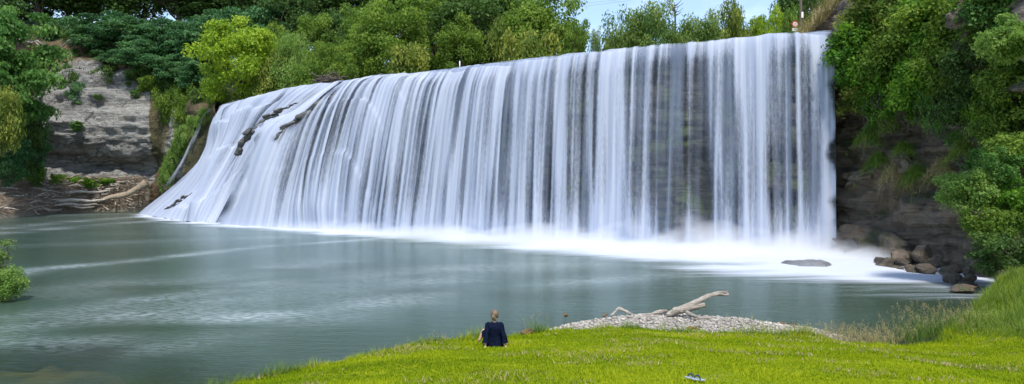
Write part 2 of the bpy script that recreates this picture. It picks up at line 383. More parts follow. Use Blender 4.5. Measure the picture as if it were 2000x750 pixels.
def rib(pts, rad, seed):
    nb = 34; q = catmull(np.array([P(*p) for p in pts]), nb); mb = MB(); r = np.random.default_rng(seed+900)
    rr = np.interp(np.linspace(0, 1, nb), np.linspace(0, 1, len(rad)), rad)
    th = np.linspace(0, np.pi, 9); ph = np.arange(12)/12*6.2832; TH, PH = np.meshgrid(th, ph, indexing='ij'); dv = np.stack([np.sin(TH)*np.cos(PH), np.sin(TH)*np.sin(PH), np.cos(TH)], -1)
    tg = unit(np.gradient(q, axis=0))
    for k in range(nb):
        a = rr[k]*r.uniform(.3, .85); pl = rdir(9, r); off = r.uniform(.5, .95, 9); dd = dv@pl.T
        rad_ = np.minimum(np.min(np.where(dd > .05, off/np.maximum(dd, .05), 9), -1), 1.1)*(1+.15*fbm(dv*2+k, 3, seed))
        V = dv*rad_[..., None]*a*np.array([1, 1, .62]); V = V+(V@tg[k])[..., None]*tg[k]*1.1
        mb.rings(V+q[k]-falls_loc+r.normal(0, .35, 3)*a+np.array([.12, .55, -.28]), cap=False)
    return link('rock_ledge', mb.mesh('rock_ledge', ROCK_LEDGE), falls)
def rdir(n, r): return unit(r.normal(size=(n, 3)))
rib([(672, 155, 72.9), (655, 163, 72.2), (638, 182, 71.6), (615, 206, 71.2), (588, 222, 71.0), (562, 236, 71.0), (545, 252, 71.0), (533, 268, 71.0)], [.3, .35, .5, .75, .85, .75, .5, .35], 1)
rib([(575, 195, 73.6), (545, 208, 73.4), (515, 225, 73.2), (485, 252, 73.2), (467, 278, 73.5), (464, 296, 73.8)], [.2, .35, .45, .5, .6, .3], 2)
rib([(372, 372, 86.3), (340, 390, 87.5), (318, 405, 89)], [.2, .35, .2], 4)

# pool spray: one air volume along the foot of the falls
bl = np.array([PW(*b) for b in ((1700, 499), (1634, 499), (1556, 496), (1398, 490), (1242, 484), (1084, 477), (970, 471), (850, 463), (725, 456), (615, 450), (492, 444), (417, 438))])
qc = np.polyfit(bl[:, 0], bl[:, 1], 3)
m = N('spray_air'); p = m.geo(); sx = m.n('SeparateXYZ', None, Vector=p)
x_, y_, z_ = sx.outputs[0], sx.outputs[1], sx.outputs[2]
q = m.math('MULTIPLY_ADD', x_, float(qc[0]), float(qc[1])); q = m.math('MULTIPLY_ADD', x_, q, float(qc[2])); q = m.math('MULTIPLY_ADD', x_, q, float(qc[3]))
dist = m.math('SUBTRACT', q, y_)                           # metres in front of the foot
right = m.ramp(x_, -26, 12)
reach = m.fmix(right, 2.2, 9.0)
front = m.math('SUBTRACT', 1.0, m.math('DIVIDE', dist, reach), clamp=True)
backf = m.ramp(dist, -1.6, 0.3)
top = m.fmix(right, 1.4, 1.8)
nz_ = m.noise(m.map(p, (.28, .5, .5)), 1., 4, .55)
hh = m.math('MULTIPLY', top, m.math('MULTIPLY', m.ramp(nz_, .25, .75, .35, 1.5), m.math('POWER', front, 1.3)))
hz = m.math('SUBTRACT', 1.0, m.math('DIVIDE', z_, m.math('MAXIMUM', hh, .02)), clamp=True)
endx = m.math('MULTIPLY', m.ramp(x_, 21.5, 24, 1, 0), m.ramp(x_, -34, -24))
den = m.math('MULTIPLY', m.math('MULTIPLY', m.math('MULTIPLY', hz, backf), endx), m.fmix(right, .7, 1.6))
vol = m.n('VolumePrincipled', None, Color=(.985, .988, 1.0), Density=den); vol.inputs['Anisotropy'].default_value = .2
m.set(m.out.inputs[1], vol.outputs[0])
K = np.array([[b[0], b[1]] for b in bl[[0, 3, 5, 7, 9, 11]]]); R = []
for (x, y) in K: R.append([[x, y+1.8, .03], [x-2.5, y-9.5, .03], [x-2.5, y-9.5, 3.4], [x, y+1.8, 3.4]])
mb = MB(); mb.rings(np.array(R), cap=False); nK = len(K)
mb.F4.append(np.array([[0, 1, 2, 3], [(nK-1)*4+3, (nK-1)*4+2, (nK-1)*4+1, (nK-1)*4]]))
tag(link('spray', mb.mesh('spray', m.m, False)), 'white spray drifting at the foot of the waterfall', 'spray', kind='stuff')

# ================================================================= POOL WATER
ex_ = np.array([-40, -24, -14, -8, -6, -4.86, -3.9, -3.15, -1.87, -.87, 0, 1.06, 2.7, 4.0, 5.9, 7.4, 8.4, 9.7, 11.1, 12.5, 15.3, 20, 26, 40])
ey_ = np.array([-14, -6, 1, 6, 9, 12, 13, 14, 15.6, 16.5, 17, 17.6, 18.1, 17.8, 17.5, 17.6, 17.3, 17.2, 17.6, 19, 22, 26.5, 28, 30])
ez_ = np.array([.8, .8, .75, .74, .73, .73, .71, .70, .64, .51, .45, .45, .44, .42, .39, .36, .255, .2, .19, .27, .3, .25, .3, .4])
def y_edge(x): return np.interp(x, ex_, ey_)
def lawn_z(x, y):
    ye = y_edge(x)+.18*fbm(np.stack([x*.9, x*0, x*0], -1), 3, 40); ze = np.interp(x, ex_, ez_); dd = ye-y
    z = ze+.12*np.maximum(dd, 0)+.03*fbm(np.stack([x*.5, y*.5, x*0], -1), 3, 41)*np.minimum(np.maximum(dd, 0), 1)
    z = z-np.where(dd < 0, np.minimum(np.minimum(-dd*.25, .05)+np.maximum(-dd-.12, 0)*1.3, ze+1.1), 0)
    z = z+1.15*np.exp(-((x-19.6)/3.8)**2-((y-22.5)/4.0)**2)
    return z
def seg_dist(px_, py_, line):
    best = np.full(px_.shape, 1e9)
    for a, b in zip(line[:-1], line[1:]):
        ab = b-a; t = np.clip(((px_-a[0])*ab[0]+(py_-a[1])*ab[1])/(ab@ab+1e-9), 0, 1)
        best = np.minimum(best, np.hypot(px_-a[0]-t*ab[0], py_-a[1]-t*ab[1]))
    return best
gx = np.concatenate([np.linspace(-180, -90, 12)[:-1], np.arange(-90, 36, .4), np.linspace(36, 60, 6)])
gy = np.concatenate([np.linspace(-20, 8, 12)[:-1], np.arange(8, 60, .3), np.arange(60, 124, .5)])
XX, YY = np.meshgrid(gx, gy, indexing='ij')
foam_edge = np.array([PW(*q)[:2] for q in ((240, 413), (300, 430), (420, 442), (600, 455), (800, 470), (960, 484), (1090, 500), (1200, 517), (1330, 541), (1500, 558), (1640, 570), (1760, 580))])
full = np.array([PW(*q)[:2] for q in ((255, 415), (330, 429), (420, 438), (600, 450), (800, 461), (970, 474), (1084, 484), (1240, 498), (1400, 515), (1560, 528), (1660, 537), (1720, 540))])
# foam: interpolate, along the foot, how far from the foot the froth reaches
base_line = np.array([PW(*q)[:2] for q in ((272, 417), (330, 429), (417, 438), (615, 450), (850, 463), (970, 471), (1084, 477), (1242, 484), (1398, 490), (1556, 496), (1660, 499), (1720, 508))])
qy = np.interp(XX, base_line[:, 0], base_line[:, 1])
e_full = np.interp(XX, full[:, 0], full[:, 1]); e_out = np.interp(XX, foam_edge[:, 0], foam_edge[:, 1])
wob = fbm(np.stack([XX*.08, YY*.35, XX*0], -1), 4, 50)
t_ = (YY-(e_out-4.2))/np.maximum(e_full-(e_out-4.2), .6)+.30*wob
foam = np.clip(t_, 0, 1.05)**2.0*(XX < 27)*(1-sstep(23, 27, XX))
foam *= sstep(-62, -50, XX)
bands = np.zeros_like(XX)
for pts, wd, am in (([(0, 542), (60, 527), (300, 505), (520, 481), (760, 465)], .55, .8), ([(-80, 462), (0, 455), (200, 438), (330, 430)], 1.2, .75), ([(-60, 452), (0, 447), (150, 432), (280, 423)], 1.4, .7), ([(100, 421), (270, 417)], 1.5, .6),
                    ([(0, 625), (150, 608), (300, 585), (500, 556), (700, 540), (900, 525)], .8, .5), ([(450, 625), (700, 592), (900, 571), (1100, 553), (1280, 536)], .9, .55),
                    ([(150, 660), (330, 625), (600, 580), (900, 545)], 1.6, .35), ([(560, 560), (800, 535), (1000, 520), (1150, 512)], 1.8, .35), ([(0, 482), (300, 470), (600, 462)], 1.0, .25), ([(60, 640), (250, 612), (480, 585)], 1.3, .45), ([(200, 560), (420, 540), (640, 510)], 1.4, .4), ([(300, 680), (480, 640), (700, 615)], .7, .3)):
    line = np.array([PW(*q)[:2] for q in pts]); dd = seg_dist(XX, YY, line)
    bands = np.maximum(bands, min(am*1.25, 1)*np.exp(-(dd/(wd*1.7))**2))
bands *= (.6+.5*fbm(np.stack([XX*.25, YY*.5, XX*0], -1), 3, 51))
def bed_z(x, y):
    z = -2.2+.25*fbm(np.stack([x*.2, y*.2, x*0], -1), 3, 60)
    z = z+1.5*np.exp(-((x+12.2)/2.3)**4-((y-16.6)/1.7)**4)*(1+.22*fbm(np.stack([x*.9, y*.9, x*0], -1), 3, 61))
    z = z+1.45*np.exp(-((x+9)/5.5)**4-((y-14)/4.0)**4)*(1+.3*fbm(np.stack([x*.6, y*.6, x*0], -1), 3, 62)); z = np.minimum(z, -.33+.12*fbm(np.stack([x*1.2, y*1.2, x*0], -1), 3, 63))
    ye = y_edge(x); z = np.maximum(z, -.35-.45*np.maximum(y-ye-.4, 0)-.1*(x > 9)*np.maximum(y-ye, 0))
    return z
depth = -bed_z(XX, YY); murk = 1-np.exp(-np.maximum(depth-.1, 0)*1.0)
m = N('pool_water'); p = m.geo()
cal = m.noise(m.map(p, (.45, 1.5, 1), (0, 0, .12)), 1.6, 4, .6); fin = m.noise(m.map(p, (1.2, 4.2, 1), (0, 0, .1)), 2.3, 3, .6)
big = m.noise(m.map(p, (.05, .16, 1)), 1., 3, .5)
hgt = m.math('ADD', m.math('MULTIPLY', cal, .6), m.math('MULTIPLY', fin, .4))
nrm = m.bump(hgt, .36, .10)
col = m.mix(m.ramp(big, .35, .65), (.036, .066, .040), (.056, .098, .076))
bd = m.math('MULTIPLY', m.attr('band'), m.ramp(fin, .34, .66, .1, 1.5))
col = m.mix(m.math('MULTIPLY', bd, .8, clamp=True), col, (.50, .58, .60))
murky = m.n('BsdfDiffuse', None, Color=col)
tp = m.n('BsdfTransparent', None, Color=(.55, .62, .40))
body = m.n('MixShader', None, i0=m.math('MAXIMUM', m.attr('murk'), bd), i1=tp.outputs[0], i2=murky.outputs[0])
gl = m.n('BsdfGlossy', None, Color=(.78, .86, .82), Roughness=.20, Normal=nrm)
fr = m.n('Fresnel', None, IOR=1.33, Normal=nrm)
wat = m.n('MixShader', None, i0=m.math('MULTIPLY', fr, .95, clamp=True), i1=body.outputs[0], i2=gl.outputs[0])
fst = m.noise(m.map(p, (.10, 1.1, 1), (0, 0, .12)), 1.3, 6, .62)
ff = m.ramp(m.math('ADD', m.attr('foam'), m.math('MULTIPLY', m.math('SUBTRACT', fst, .5), 1.15)), .10, 1.0, 0, .90)
fm = m.n('BsdfDiffuse', None, Color=(.56, .60, .69))
POOL = m.surf(m.n('MixShader', None, i0=m.math('MULTIPLY', ff, m.ramp(m.attr('foam'), 0, .12)), i1=wat.outputs[0], i2=fm.outputs[0]))
ZZ = np.zeros_like(XX)+foam*.12*(1+.6*fbm(np.stack([XX*.5, YY*.5, XX*0], -1), 3, 52))
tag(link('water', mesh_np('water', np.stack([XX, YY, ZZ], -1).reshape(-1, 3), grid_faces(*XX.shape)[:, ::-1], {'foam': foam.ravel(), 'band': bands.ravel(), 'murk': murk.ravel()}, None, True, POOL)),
    'green grey pool below the waterfall with pale wind streaks', 'water', kind='structure')
m = N('bed_stone'); p = m.geo(); b1 = m.noise(p, .9, 5, .6)
c = m.mix(m.ramp(b1, .35, .65), (.10, .085, .04), (.28, .20, .095))
BED = m.surf(m.n('BsdfPrincipled', None, Base_Color=c, Roughness=.9, Normal=m.bump(b1, .6, .2)))
bx_ = np.linspace(-95, 40, 260); by_ = np.linspace(-20, 124, 240); BX, BY = np.meshgrid(bx_, by_, indexing='ij')
tag(link('pool_bed', mesh_np('pool_bed', np.stack([BX, BY, bed_z(BX, BY)-.12], -1).reshape(-1, 3), grid_faces(260, 240)[:, ::-1], None, None, True, BED)), 'brown stony bed under the pool', 'pool bed', kind='structure')

# ================================================================= GROUND: lawn, terrain
m = N('lawn_turf'); p = m.geo()
n1 = m.noise(p, .55, 4, .6); n2 = m.noise(p, 5., 5, .65); n3 = m.noise(p, 28., 3, .6); n4 = m.noise(m.map(p, (1, 2.2, 1)), .8, 6, .7)
c = m.mix(m.ramp(n1, .3, .7), (.19, .25, .006), (.28, .31, .008)); c = m.mix(m.ramp(n2, .4, .65), c, (.16, .21, .006))
c = m.mix(m.ramp(n4, .56, .70, 0, .85), c, (.33, .26, .11))
nzn = m.n('SeparateXYZ', None, Vector=m.geo('Normal')).outputs[2]
c = m.mix(m.ramp(nzn, .80, .93, 1, 0), c, (.10, .09, .035))
LAWN = m.surf(m.n('BsdfPrincipled', None, Base_Color=c, Roughness=.95, Specular_IOR_Level=.05, Normal=m.bump(m.math('ADD', n2, n3), .7, .06)))
lx = np.arange(-40, 40.01, .2); ly = np.arange(-16, 36, .2); LX, LY = np.meshgrid(lx, ly, indexing='ij')
tag(link('lawn', mesh_np('lawn', np.stack([LX, LY, lawn_z(LX, LY)], -1).reshape(-1, 3), grid_faces(*LX.shape)[:, ::-1], None, None, True, LAWN)), 'bright green mown lawn sloping down to the pool', 'lawn', kind='structure')

m = N('hill_soil'); p = m.geo(); r = m.attr('rock'); sl_ = m.attr('soil')
st = m.noise(m.map(p, (.10, .10, .85), (0, .06, 0)), 1., 8, .66, .7); big = m.noise(p, .13, 5, .6); fine = m.noise(p, 1.6, 6, .68)
vor = m.n('TexVoronoi', {'feature': 'DISTANCE_TO_EDGE'}, Vector=m.map(p, (.10, .10, .45)), Scale=1.).outputs[0]
rc = m.mix(m.ramp(st, .30, .62), (.165, .16, .15), (.385, .38, .36)); rc = m.mix(m.ramp(big, .50, .70, 0, .4), rc, (.27, .235, .18))
rc = m.mix(m.ramp(fine, .28, .52, .55, 0), rc, (.05, .045, .04)); rc = m.mix(m.ramp(vor, 0, .025, .7, 0), rc, (.05, .04, .035))
ug = m.mix(m.ramp(fine, .35, .6), (.022, .036, .012), (.06, .075, .025)); so_ = m.mix(m.ramp(fine, .3, .62), (.12, .07, .038), (.27, .165, .095))
ug = m.mix(sl_, ug, so_)
fac = m.ramp(m.math('ADD', r, m.math('MULTIPLY', m.math('SUBTRACT', fine, .5), .8)), .35, .65)
c = m.mix(fac, ug, rc)
HILL = m.surf(m.n('BsdfPrincipled', None, Base_Color=c, Roughness=.95, Normal=m.bump(m.math('ADD', st, m.math('MULTIPLY', fine, 1.0)), 1., .8)))
# left bank and cliff, measured column by column: (row, distance) from the waterline up
cols = [(-420, 445, [(410, 74), (330, 77), (250, 79), (170, 82), (100, 86), (50, 90), (0, 97), (-80, 125)]),
        (-60, 428.5, [(376, 96), (320, 99), (262, 99), (205, 100), (150, 102), (105, 106), (56, 114), (10, 150)]),
        (40, 421, [(362, 108), (315, 112), (258, 108.5), (212, 109.5), (165, 112), (115, 117), (60, 125), (42, 150)]),
        (85, 417, [(358, 114), (308, 117), (250, 114), (212, 115), (165, 118), (112, 124), (58, 131), (48, 150)]),
        (120, 414.5, [(356, 116), (310, 118.5), (262, 114.3), (212, 115.6), (155, 118.5), (108, 125), (56, 131), (50, 150)]),
        (165, 412.5, [(355, 117), (318, 119.5), (272, 114.2), (214, 116), (150, 119), (112, 125), (56, 131), (52, 150)]),
        (220, 412, [(354, 117), (322, 119.5), (282, 114.5), (218, 116), (152, 119), (112, 125), (58, 131), (52, 150)]),
        (280, 412, [(352, 116.5), (325, 118.5), (290, 115), (230, 116), (168, 118.5), (120, 124), (66, 130), (55, 150)]),
        (305, 412, [(356, 114.5), (325, 116), (290, 114.5), (240, 115.5), (182, 118), (130, 123), (75, 129), (60, 150)]),
        (345, 412, [(378, 109), (332, 108.5), (285, 109.5), (240, 111), (196, 114), (145, 121), (90, 127), (65, 150)]),
        (385, 412, [(398, 103), (345, 101.5), (290, 102), (240, 102.5), (210, 103.5), (165, 117), (110, 126), (75, 150)]),
        (430, 412, [(404, 99), (350, 98), (290, 98), (240, 98), (207, 98), (198, 108), (150, 120), (85, 150)])]
K = []; RK = []; SK = []
for (px, wl, rows) in cols:
    w0 = PW(px, wl); q = [w0+np.array([0, -6, -2.5]), w0]
    q += [P(px, py, d) for (py, d) in rows]; b = q[-1]; q.append(b+np.array([b[0]*.3, 60, 8])); K.append(q)
    on = 1. if 85 <= px <= 300 else (.75 if px in (345,) else .0)
    RK.append([.2, .2, on, on, on, on, on*.9, 0, 0, 0, 0]); sp = 1. if 40 <= px <= 130 else (.55 if px > 130 else .1)
    SK.append([1, 1, .6, .3, .2, .3, .8*sp, .85*sp, sp*.05, 0, 0])
K = np.array(K); NU, NV = 260, 200
sv = np.linspace(0, 10, NV)
def ld(A):
    A = catmull(A, NU); A = np.swapaxes(catmull(np.swapaxes(A, 0, 1), NV), 0, 1); return A
G = ld(K); RKg = np.clip(ld(np.array(RK)[..., None])[..., 0], 0, 1); SKg = np.clip(ld(np.array(SK)[..., None])[..., 0], 0, 1)
n = gnormal(G)
strat = fbm(G*np.array([.10, .10, .55])+np.array([0, 0, 3]), 5, 70, .6); lump = fbm(G*.13, 4, 71)
ledge = np.round(strat*3)/3; rough_ = fbm(G*np.array([.55, .55, 1.3]), 4, 72, .6)
G = G+n*((RKg*(.45*ledge+.55*strat+1.1*lump+.28*rough_)+(1-RKg)*1.0*lump)*sstep(1, 2.2, sv)[None, :])[..., None]
tag(link('cliff', mesh_np('cliff', G.reshape(-1, 3), grid_faces(NU, NV), {'rock': RKg.ravel(), 'soil': SKg.ravel()}, None, True, HILL)),
    'pale layered rock cliff with a dark undercut hollow below a wooded bank', 'cliff', kind='structure')
LEFT_G = G
# land behind the crest
K = []
for (px, py, d, hs) in ((300, 180, 128, (26, 29, 33, 38)), (430, 207, 99, (15.5, 18, 24, 34)), (520, 183, 88, (15.5, 18, 22, 33)), (650, 160, 77, (15, 17, 21, 32)), (800, 143, 66.5, (14.3, 16, 20, 31)), (1000, 118, 58, (14, 15.2, 18, 27)), (1150, 102, 54, (14, 14.5, 16, 20)),
                        (1400, 78, 50.5, (14, 14.3, 15, 16)), (1530, 64, 48, (14.5, 15.5, 17, 18)), (1600, 60, 48, (15.2, 18, 20, 22)), (1660, 60, 49, (16.5, 20.5, 23, 26)), (1850, 60, 46, (17.5, 22, 26, 30)), (2300, 60, 46, (18, 23, 28, 33))):
    b = P(px, py, d); b[2] -= .45; dirv = unit(np.array([b[0]*.6, b[1], 0])); row = [b]
    for dist_, h in zip((9, 20, 42, 110), hs): q = b+dirv*dist_; q[2] = h-.5; row.append(q)
    q = row[-1]+dirv*400; q[2] += 5; row.append(q); K.append(row)
A = catmull(np.array(K), 180); A = np.swapaxes(catmull(np.swapaxes(A, 0, 1), 70), 0, 1)
A[..., 2] += .5*fbm(A*.1, 3, 75)*np.minimum(np.arange(70)/20, 1)[None]
m = N('hill_grass'); p = m.geo(); f1 = m.noise(p, .25, 5); f2 = m.noise(p, 2., 4)
c = m.mix(m.ramp(f1, .35, .65), (.12, .17, .03), (.24, .26, .06)); c = m.mix(m.ramp(f2, .35, .65, .6, 0), c, (.06, .08, .02))
HG = m.surf(m.n('BsdfPrincipled', None, Base_Color=c, Roughness=.95, Normal=m.bump(f2, .6, .3)))
tag(link('hillside', mesh_np('hillside', A.reshape(-1, 3), grid_faces(180, 70), None, None, True, HG)), 'grassy hillside behind the waterfall crest', 'hillside', kind='structure')

# right cliff beside the falls (plan path, profile with an overhang)
path = np.array([[20.9, 58], [20.6, 47], [20.6, 43.6], [21.4, 40], [22.4, 36], [22.6, 32.5], [22.2, 29.5], [23.2, 26.5], [27, 24], [36, 22]])
prof = np.array([[-1.0, -1.5], [-.9, .2], [-.2, 2.2], [.35, 4.2], [.1, 5.2], [1.0, 5.9], [1.3, 8], [.9, 10], [.2, 12.4], [.6, 14.2], [3, 16.5], [9, 20], [20, 24]])
pp = catmull(path, 240); tt = unit(np.gradient(pp, axis=0)); nn = np.stack([-tt[:, 1], tt[:, 0]], 1)
nn = np.where(nn[:, :1] > 0, nn, nn)                       # into the hill
pr = catmull(prof, 170)
sgn = 1 if nn[100, 0] > 0 else -1
G = np.zeros((240, 170, 3)); G[..., :2] = pp[:, None]+sgn*nn[:, None]*pr[None, :, :1]; G[..., 2] = pr[None, :, 1]
n = gnormal(G)
dv = fbm(G*np.array([.3, .3, .7]), 5, 80, .55)
G = G+n*(.9*np.round(dv*3)/3+.6*dv+.35*fbm(G*1.1, 4, 82)+.5*fbm(G*.12, 3, 81))[..., None]*.75
tag(link('cliff', mesh_np('cliff', G.reshape(-1, 3), grid_faces(240, 170), None, None, True, ROCK_DARK)), 'dark wet rock cliff under hanging vines right of the waterfall', 'cliff', kind='structure')

# ================================================================= PLANTS
def leaves(pos, nrm, axis, ln, wd, tint, blade=False):
    """one rhombic leaf per point"""
    b = unit(np.cross(nrm, axis)); a = unit(np.cross(b, nrm)); ln = np.asarray(ln)[:, None]; wd = np.asarray(wd)[:, None]
    V = np.stack([pos-a*ln*.5, pos+b*wd*.5+nrm*ln*.06, pos+a*ln*.5, pos-b*wd*.5+nrm*ln*.06], 1).reshape(-1, 3)
    Fq = np.arange(len(pos)*4).reshape(-1, 4)
    return V, Fq, np.repeat(tint, 4)
def rdir(n, r): return unit(r.normal(size=(n, 3)))
def crown(name, seed, R, zc, n_cl, cl_r, n_leaf, ln, mat, flat=.7, droop=0., fill=.5, up=.35, taper=0.):
    r = np.random.default_rng(seed); R = np.array(R)
    d = rdir(n_cl, r); d[:, 2] = d[:, 2]*.9+.08
    rad = (fill+(1-fill)*r.random(n_cl)**.5)*(1+.40*fbm(d*1.9+seed, 3, seed))
    C = d*rad[:, None]*R
    if taper: C[:, :2] *= (1-taper*np.clip(C[:, 2:]/R[2], 0, 1))
    C[:, 2] += zc
    cr = cl_r*(.6+.8*r.random(n_cl)); ct = r.normal(.5, .24, n_cl)
    k = np.searchsorted(np.cumsum(cr**2)/np.sum(cr**2), r.random(n_leaf)); k = np.clip(k, 0, n_cl-1)
    ld_ = rdir(n_leaf, r); ld_[:, 2] += up; ld_ = unit(ld_)
    rr = cr[k]*(.4+.85*r.random(n_leaf)**.9)
    pos = C[k]+ld_*rr[:, None]*np.array([1, 1, flat])
    if droop: pos[:, 2] -= droop*r.random(n_leaf)**2*cr[k]
    nrm = unit(ld_*.7+rdir(n_leaf, r)*.75+np.array([0, 0, .25])); ax = rdir(n_leaf, r)+ld_*.5+np.array([0, 0, -1.2*min(droop, 1)-.15])
    l_ = ln*(.6+.8*r.random(n_leaf)); t = np.clip(ct[k]+r.normal(0, .2, n_leaf), 0, 1)
    V, Fq, T = leaves(pos, nrm, ax, l_, l_*(.42 if droop else .6), t)
    return mesh_np(name, V, Fq, {'tint': T}, None, False, mat), C
def trunk(name, seed, C, h0, r0, mat, nl=14, lean=.06, split=1):
    r = np.random.default_rng(seed+500); mb = MB()
    top = np.array([C[:, 0].mean(), C[:, 1].mean(), h0*1.0]); n_ = 12
    z = np.linspace(0, 1, n_); pts = np.stack([top[0]*z**2+lean*h0*np.sin(z*3+seed)*.5, top[1]*z**2+lean*h0*np.cos(z*2.4+seed)*.5-lean*h0*.5, z*h0], 1)
    mb.tube(pts, r0*(1-.55*z)*(1+.5*np.exp(-z*14)), 8, rough=.12, seed=seed)
    for i in r.choice(len(C), min(nl, len(C)), replace=False):
        c = C[i]; k = int(np.clip((c[2]/max(h0, .1)*.55+r.uniform(-.1, .1))*n_, 2, n_-1)); a = pts[k]
        mid = a*.5+c*.5+r.normal(0, .06, 3)*np.linalg.norm(c-a)+np.array([0, 0, -.06*np.linalg.norm(c-a)])
        q = catmull(np.array([a, mid, c]), 8); mb.tube(q, np.linspace(r0*.36, r0*.06, 8), 5)
    return mb.mesh(name, mat)
PROTO = {}
def proto(kind, seed, R, zc, n_cl, cl_r, n_leaf, ln, mat, trunk_r, bark=BARK, th=None, nl=14, **kw):
    cm, C = crown('crown', seed, R, zc, n_cl, cl_r, n_leaf, ln, L[mat], **kw)
    tm = trunk('trunk', seed, C, th or zc, trunk_r, bark, nl)
    PROTO.setdefault(kind, []).append((cm, tm, zc+R[2], R[0]+cl_r*.8))
for s in (1, 2, 3): proto('broad', s, (4.3, 4.3, 5.2), 6.6, 105, 1.05, 19000, .32, 'mid', .32, flat=.7)
for s in (11, 12): proto('yellow', s, (4.2, 4.2, 4.4), 4.4, 120, .95, 20000, .30, 'bright', .25, flat=.6, up=.5)
for s in (21, 22): proto('light', s, (3, 3, 4.2), 4.8, 55, 1.1, 9000, .34, 'light', .2, flat=.8, droop=1.0)
for s in (31, 32, 33): proto('acacia', s, (3.8, 3.8, 3.6), 5.4, 60, 1.2, 14000, .34, 'blue', .22, flat=.42, up=.6)
for s in (34, 35): proto('fern', s, (3.8, 3.8, 3.6), 5.4, 60, 1.2, 14000, .34, 'fern', .22, flat=.35, up=.6)
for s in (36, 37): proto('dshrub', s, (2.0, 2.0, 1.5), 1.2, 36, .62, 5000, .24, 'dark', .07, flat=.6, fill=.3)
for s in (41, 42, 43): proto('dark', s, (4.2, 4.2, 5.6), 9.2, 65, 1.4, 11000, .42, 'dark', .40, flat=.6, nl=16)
for s in (51, 52): proto('willow', s, (3.6, 3.6, 3.6), 4.6, 60, .95, 11000, .34, 'willow', .2, flat=.85, droop=.8, fill=.45)
for s in (61, 62): proto('olive', s, (3.0, 3.0, 2.4), 2.2, 50, .9, 8000, .30, 'olive', .12, flat=.75, fill=.35)
for s in (71, 72, 73): proto('shrub', s, (2.0, 2.0, 1.5), 1.2, 36, .62, 5000, .24, 'mid', .07, flat=.75, fill=.3)
for s in (81, 82): proto('bshrub', s, (2.0, 2.0, 1.5), 1.2, 36, .62, 5000, .24, 'blue', .07, flat=.5, fill=.3)
for s in (93, 94): proto('lshrub', s, (1.6, 1.6, .8), .5, 40, .4, 5000, .17, 'light', .04, flat=.6, fill=.2)
for s in (91, 92): proto('gshrub', s, (1.6, 1.6, .8), .5, 34, .45, 5000, .2, 'ivy', .04, flat=.6, fill=.2)
cnt = {}
def plant(kind, px, ptop, wpx, d, zb, label, group=None, name='tree', cat=None, dy=1.):
    i = cnt.get(kind, 0); cnt[kind] = i+1
    cm, tm, H, Rr = PROTO[kind][i % len(PROTO[kind])]
    h = Z(ptop, d)-zb; wd = wpx/F*d
    o = empty(name, (X(px, d), d, zb), label, cat or name.replace('_', ' ').split(' ')[-1], group)
    o.rotation_euler = (0, 0, (i*2.399+px*.013) % 6.283); sx_ = wd/2/Rr; o.scale = (sx_, sx_*dy, h/H)
    link('trunk', tm, o); link('crown', cm, o)
    return o
# dark wood on the ridge, upper left
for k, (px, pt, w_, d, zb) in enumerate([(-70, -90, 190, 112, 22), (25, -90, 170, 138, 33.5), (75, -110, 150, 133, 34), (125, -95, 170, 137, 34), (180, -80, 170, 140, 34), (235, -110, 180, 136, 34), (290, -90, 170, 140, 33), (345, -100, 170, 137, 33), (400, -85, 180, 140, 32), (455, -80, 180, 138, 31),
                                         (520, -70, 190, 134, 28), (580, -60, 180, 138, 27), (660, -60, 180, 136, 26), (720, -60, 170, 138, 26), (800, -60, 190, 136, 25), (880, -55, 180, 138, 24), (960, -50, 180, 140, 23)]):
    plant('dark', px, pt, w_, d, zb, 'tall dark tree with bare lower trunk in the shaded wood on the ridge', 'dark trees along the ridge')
for (px, pt, w_, d, zb, k) in [(500, 5, 130, 118, 20, 'acacia'), (555, -20, 120, 120, 21, 'dark'), (615, 30, 110, 112, 18, 'broad'), (660, 10, 110, 116, 18, 'dark'), (540, 50, 100, 108, 17, 'broad')]:
    plant(k, px, pt, w_, d, zb, 'deep green tree filling the wood behind the yellow green trees', 'trees behind the yellow green trees')
for (px, pt, w_, d, zb) in [(190, 40, 120, 126, 27), (250, 28, 130, 124, 26.5), (315, 45, 130, 122.5, 24), (372, 35, 140, 120, 23), (290, 85, 110, 121, 22.5), (345, 105, 110, 117, 20), (400, 60, 110, 116, 21), (245, 88, 90, 123, 23.5), (430, 20, 120, 124, 25), (385, 118, 80, 112, 18.5)]:
    plant('acacia', px, pt, w_, d, zb, 'blue green feathery tree with layered sprays above the pale cliff', 'feathery blue green trees above the cliff')
for k, px in enumerate(range(62, 440, 21)):
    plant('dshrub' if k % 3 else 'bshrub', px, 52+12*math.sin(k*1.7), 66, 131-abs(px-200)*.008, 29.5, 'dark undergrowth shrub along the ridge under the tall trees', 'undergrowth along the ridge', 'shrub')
for (px, pt, w_, d, zb) in [(140, 88, 60, 127, 27), (170, 95, 60, 125.5, 25.5), (118, 100, 44, 125, 25)]:
    plant('dshrub', px, pt, w_, d, zb, 'dark bush beside the bare brown earth bank', 'bushes by the brown earth bank', 'shrub')
for (px, pt, w_, d, zb) in [(191, 184, 18, 116.5, 18.6), (151, 236, 26, 113.5, 12.8), (263, 176, 20, 117.5, 19.0)]:
    plant('fern' if px % 2 else 'dshrub', px, pt, w_, d, zb, 'small green plant rooted in a crack of the pale cliff face', 'plants on the pale cliff face', 'plant')
plant('fern', 15, 18, 190, 96, 9, 'large feathery green tree overhanging the bank at the left edge of the photo')
plant('fern', -10, 95, 150, 93, 8, 'feathery green tree low at the left edge beneath the overhanging one')
plant('olive', 8, 175, 80, 89, 8, 'yellowish green drooping shrub at the left edge halfway up the bank', name='shrub')
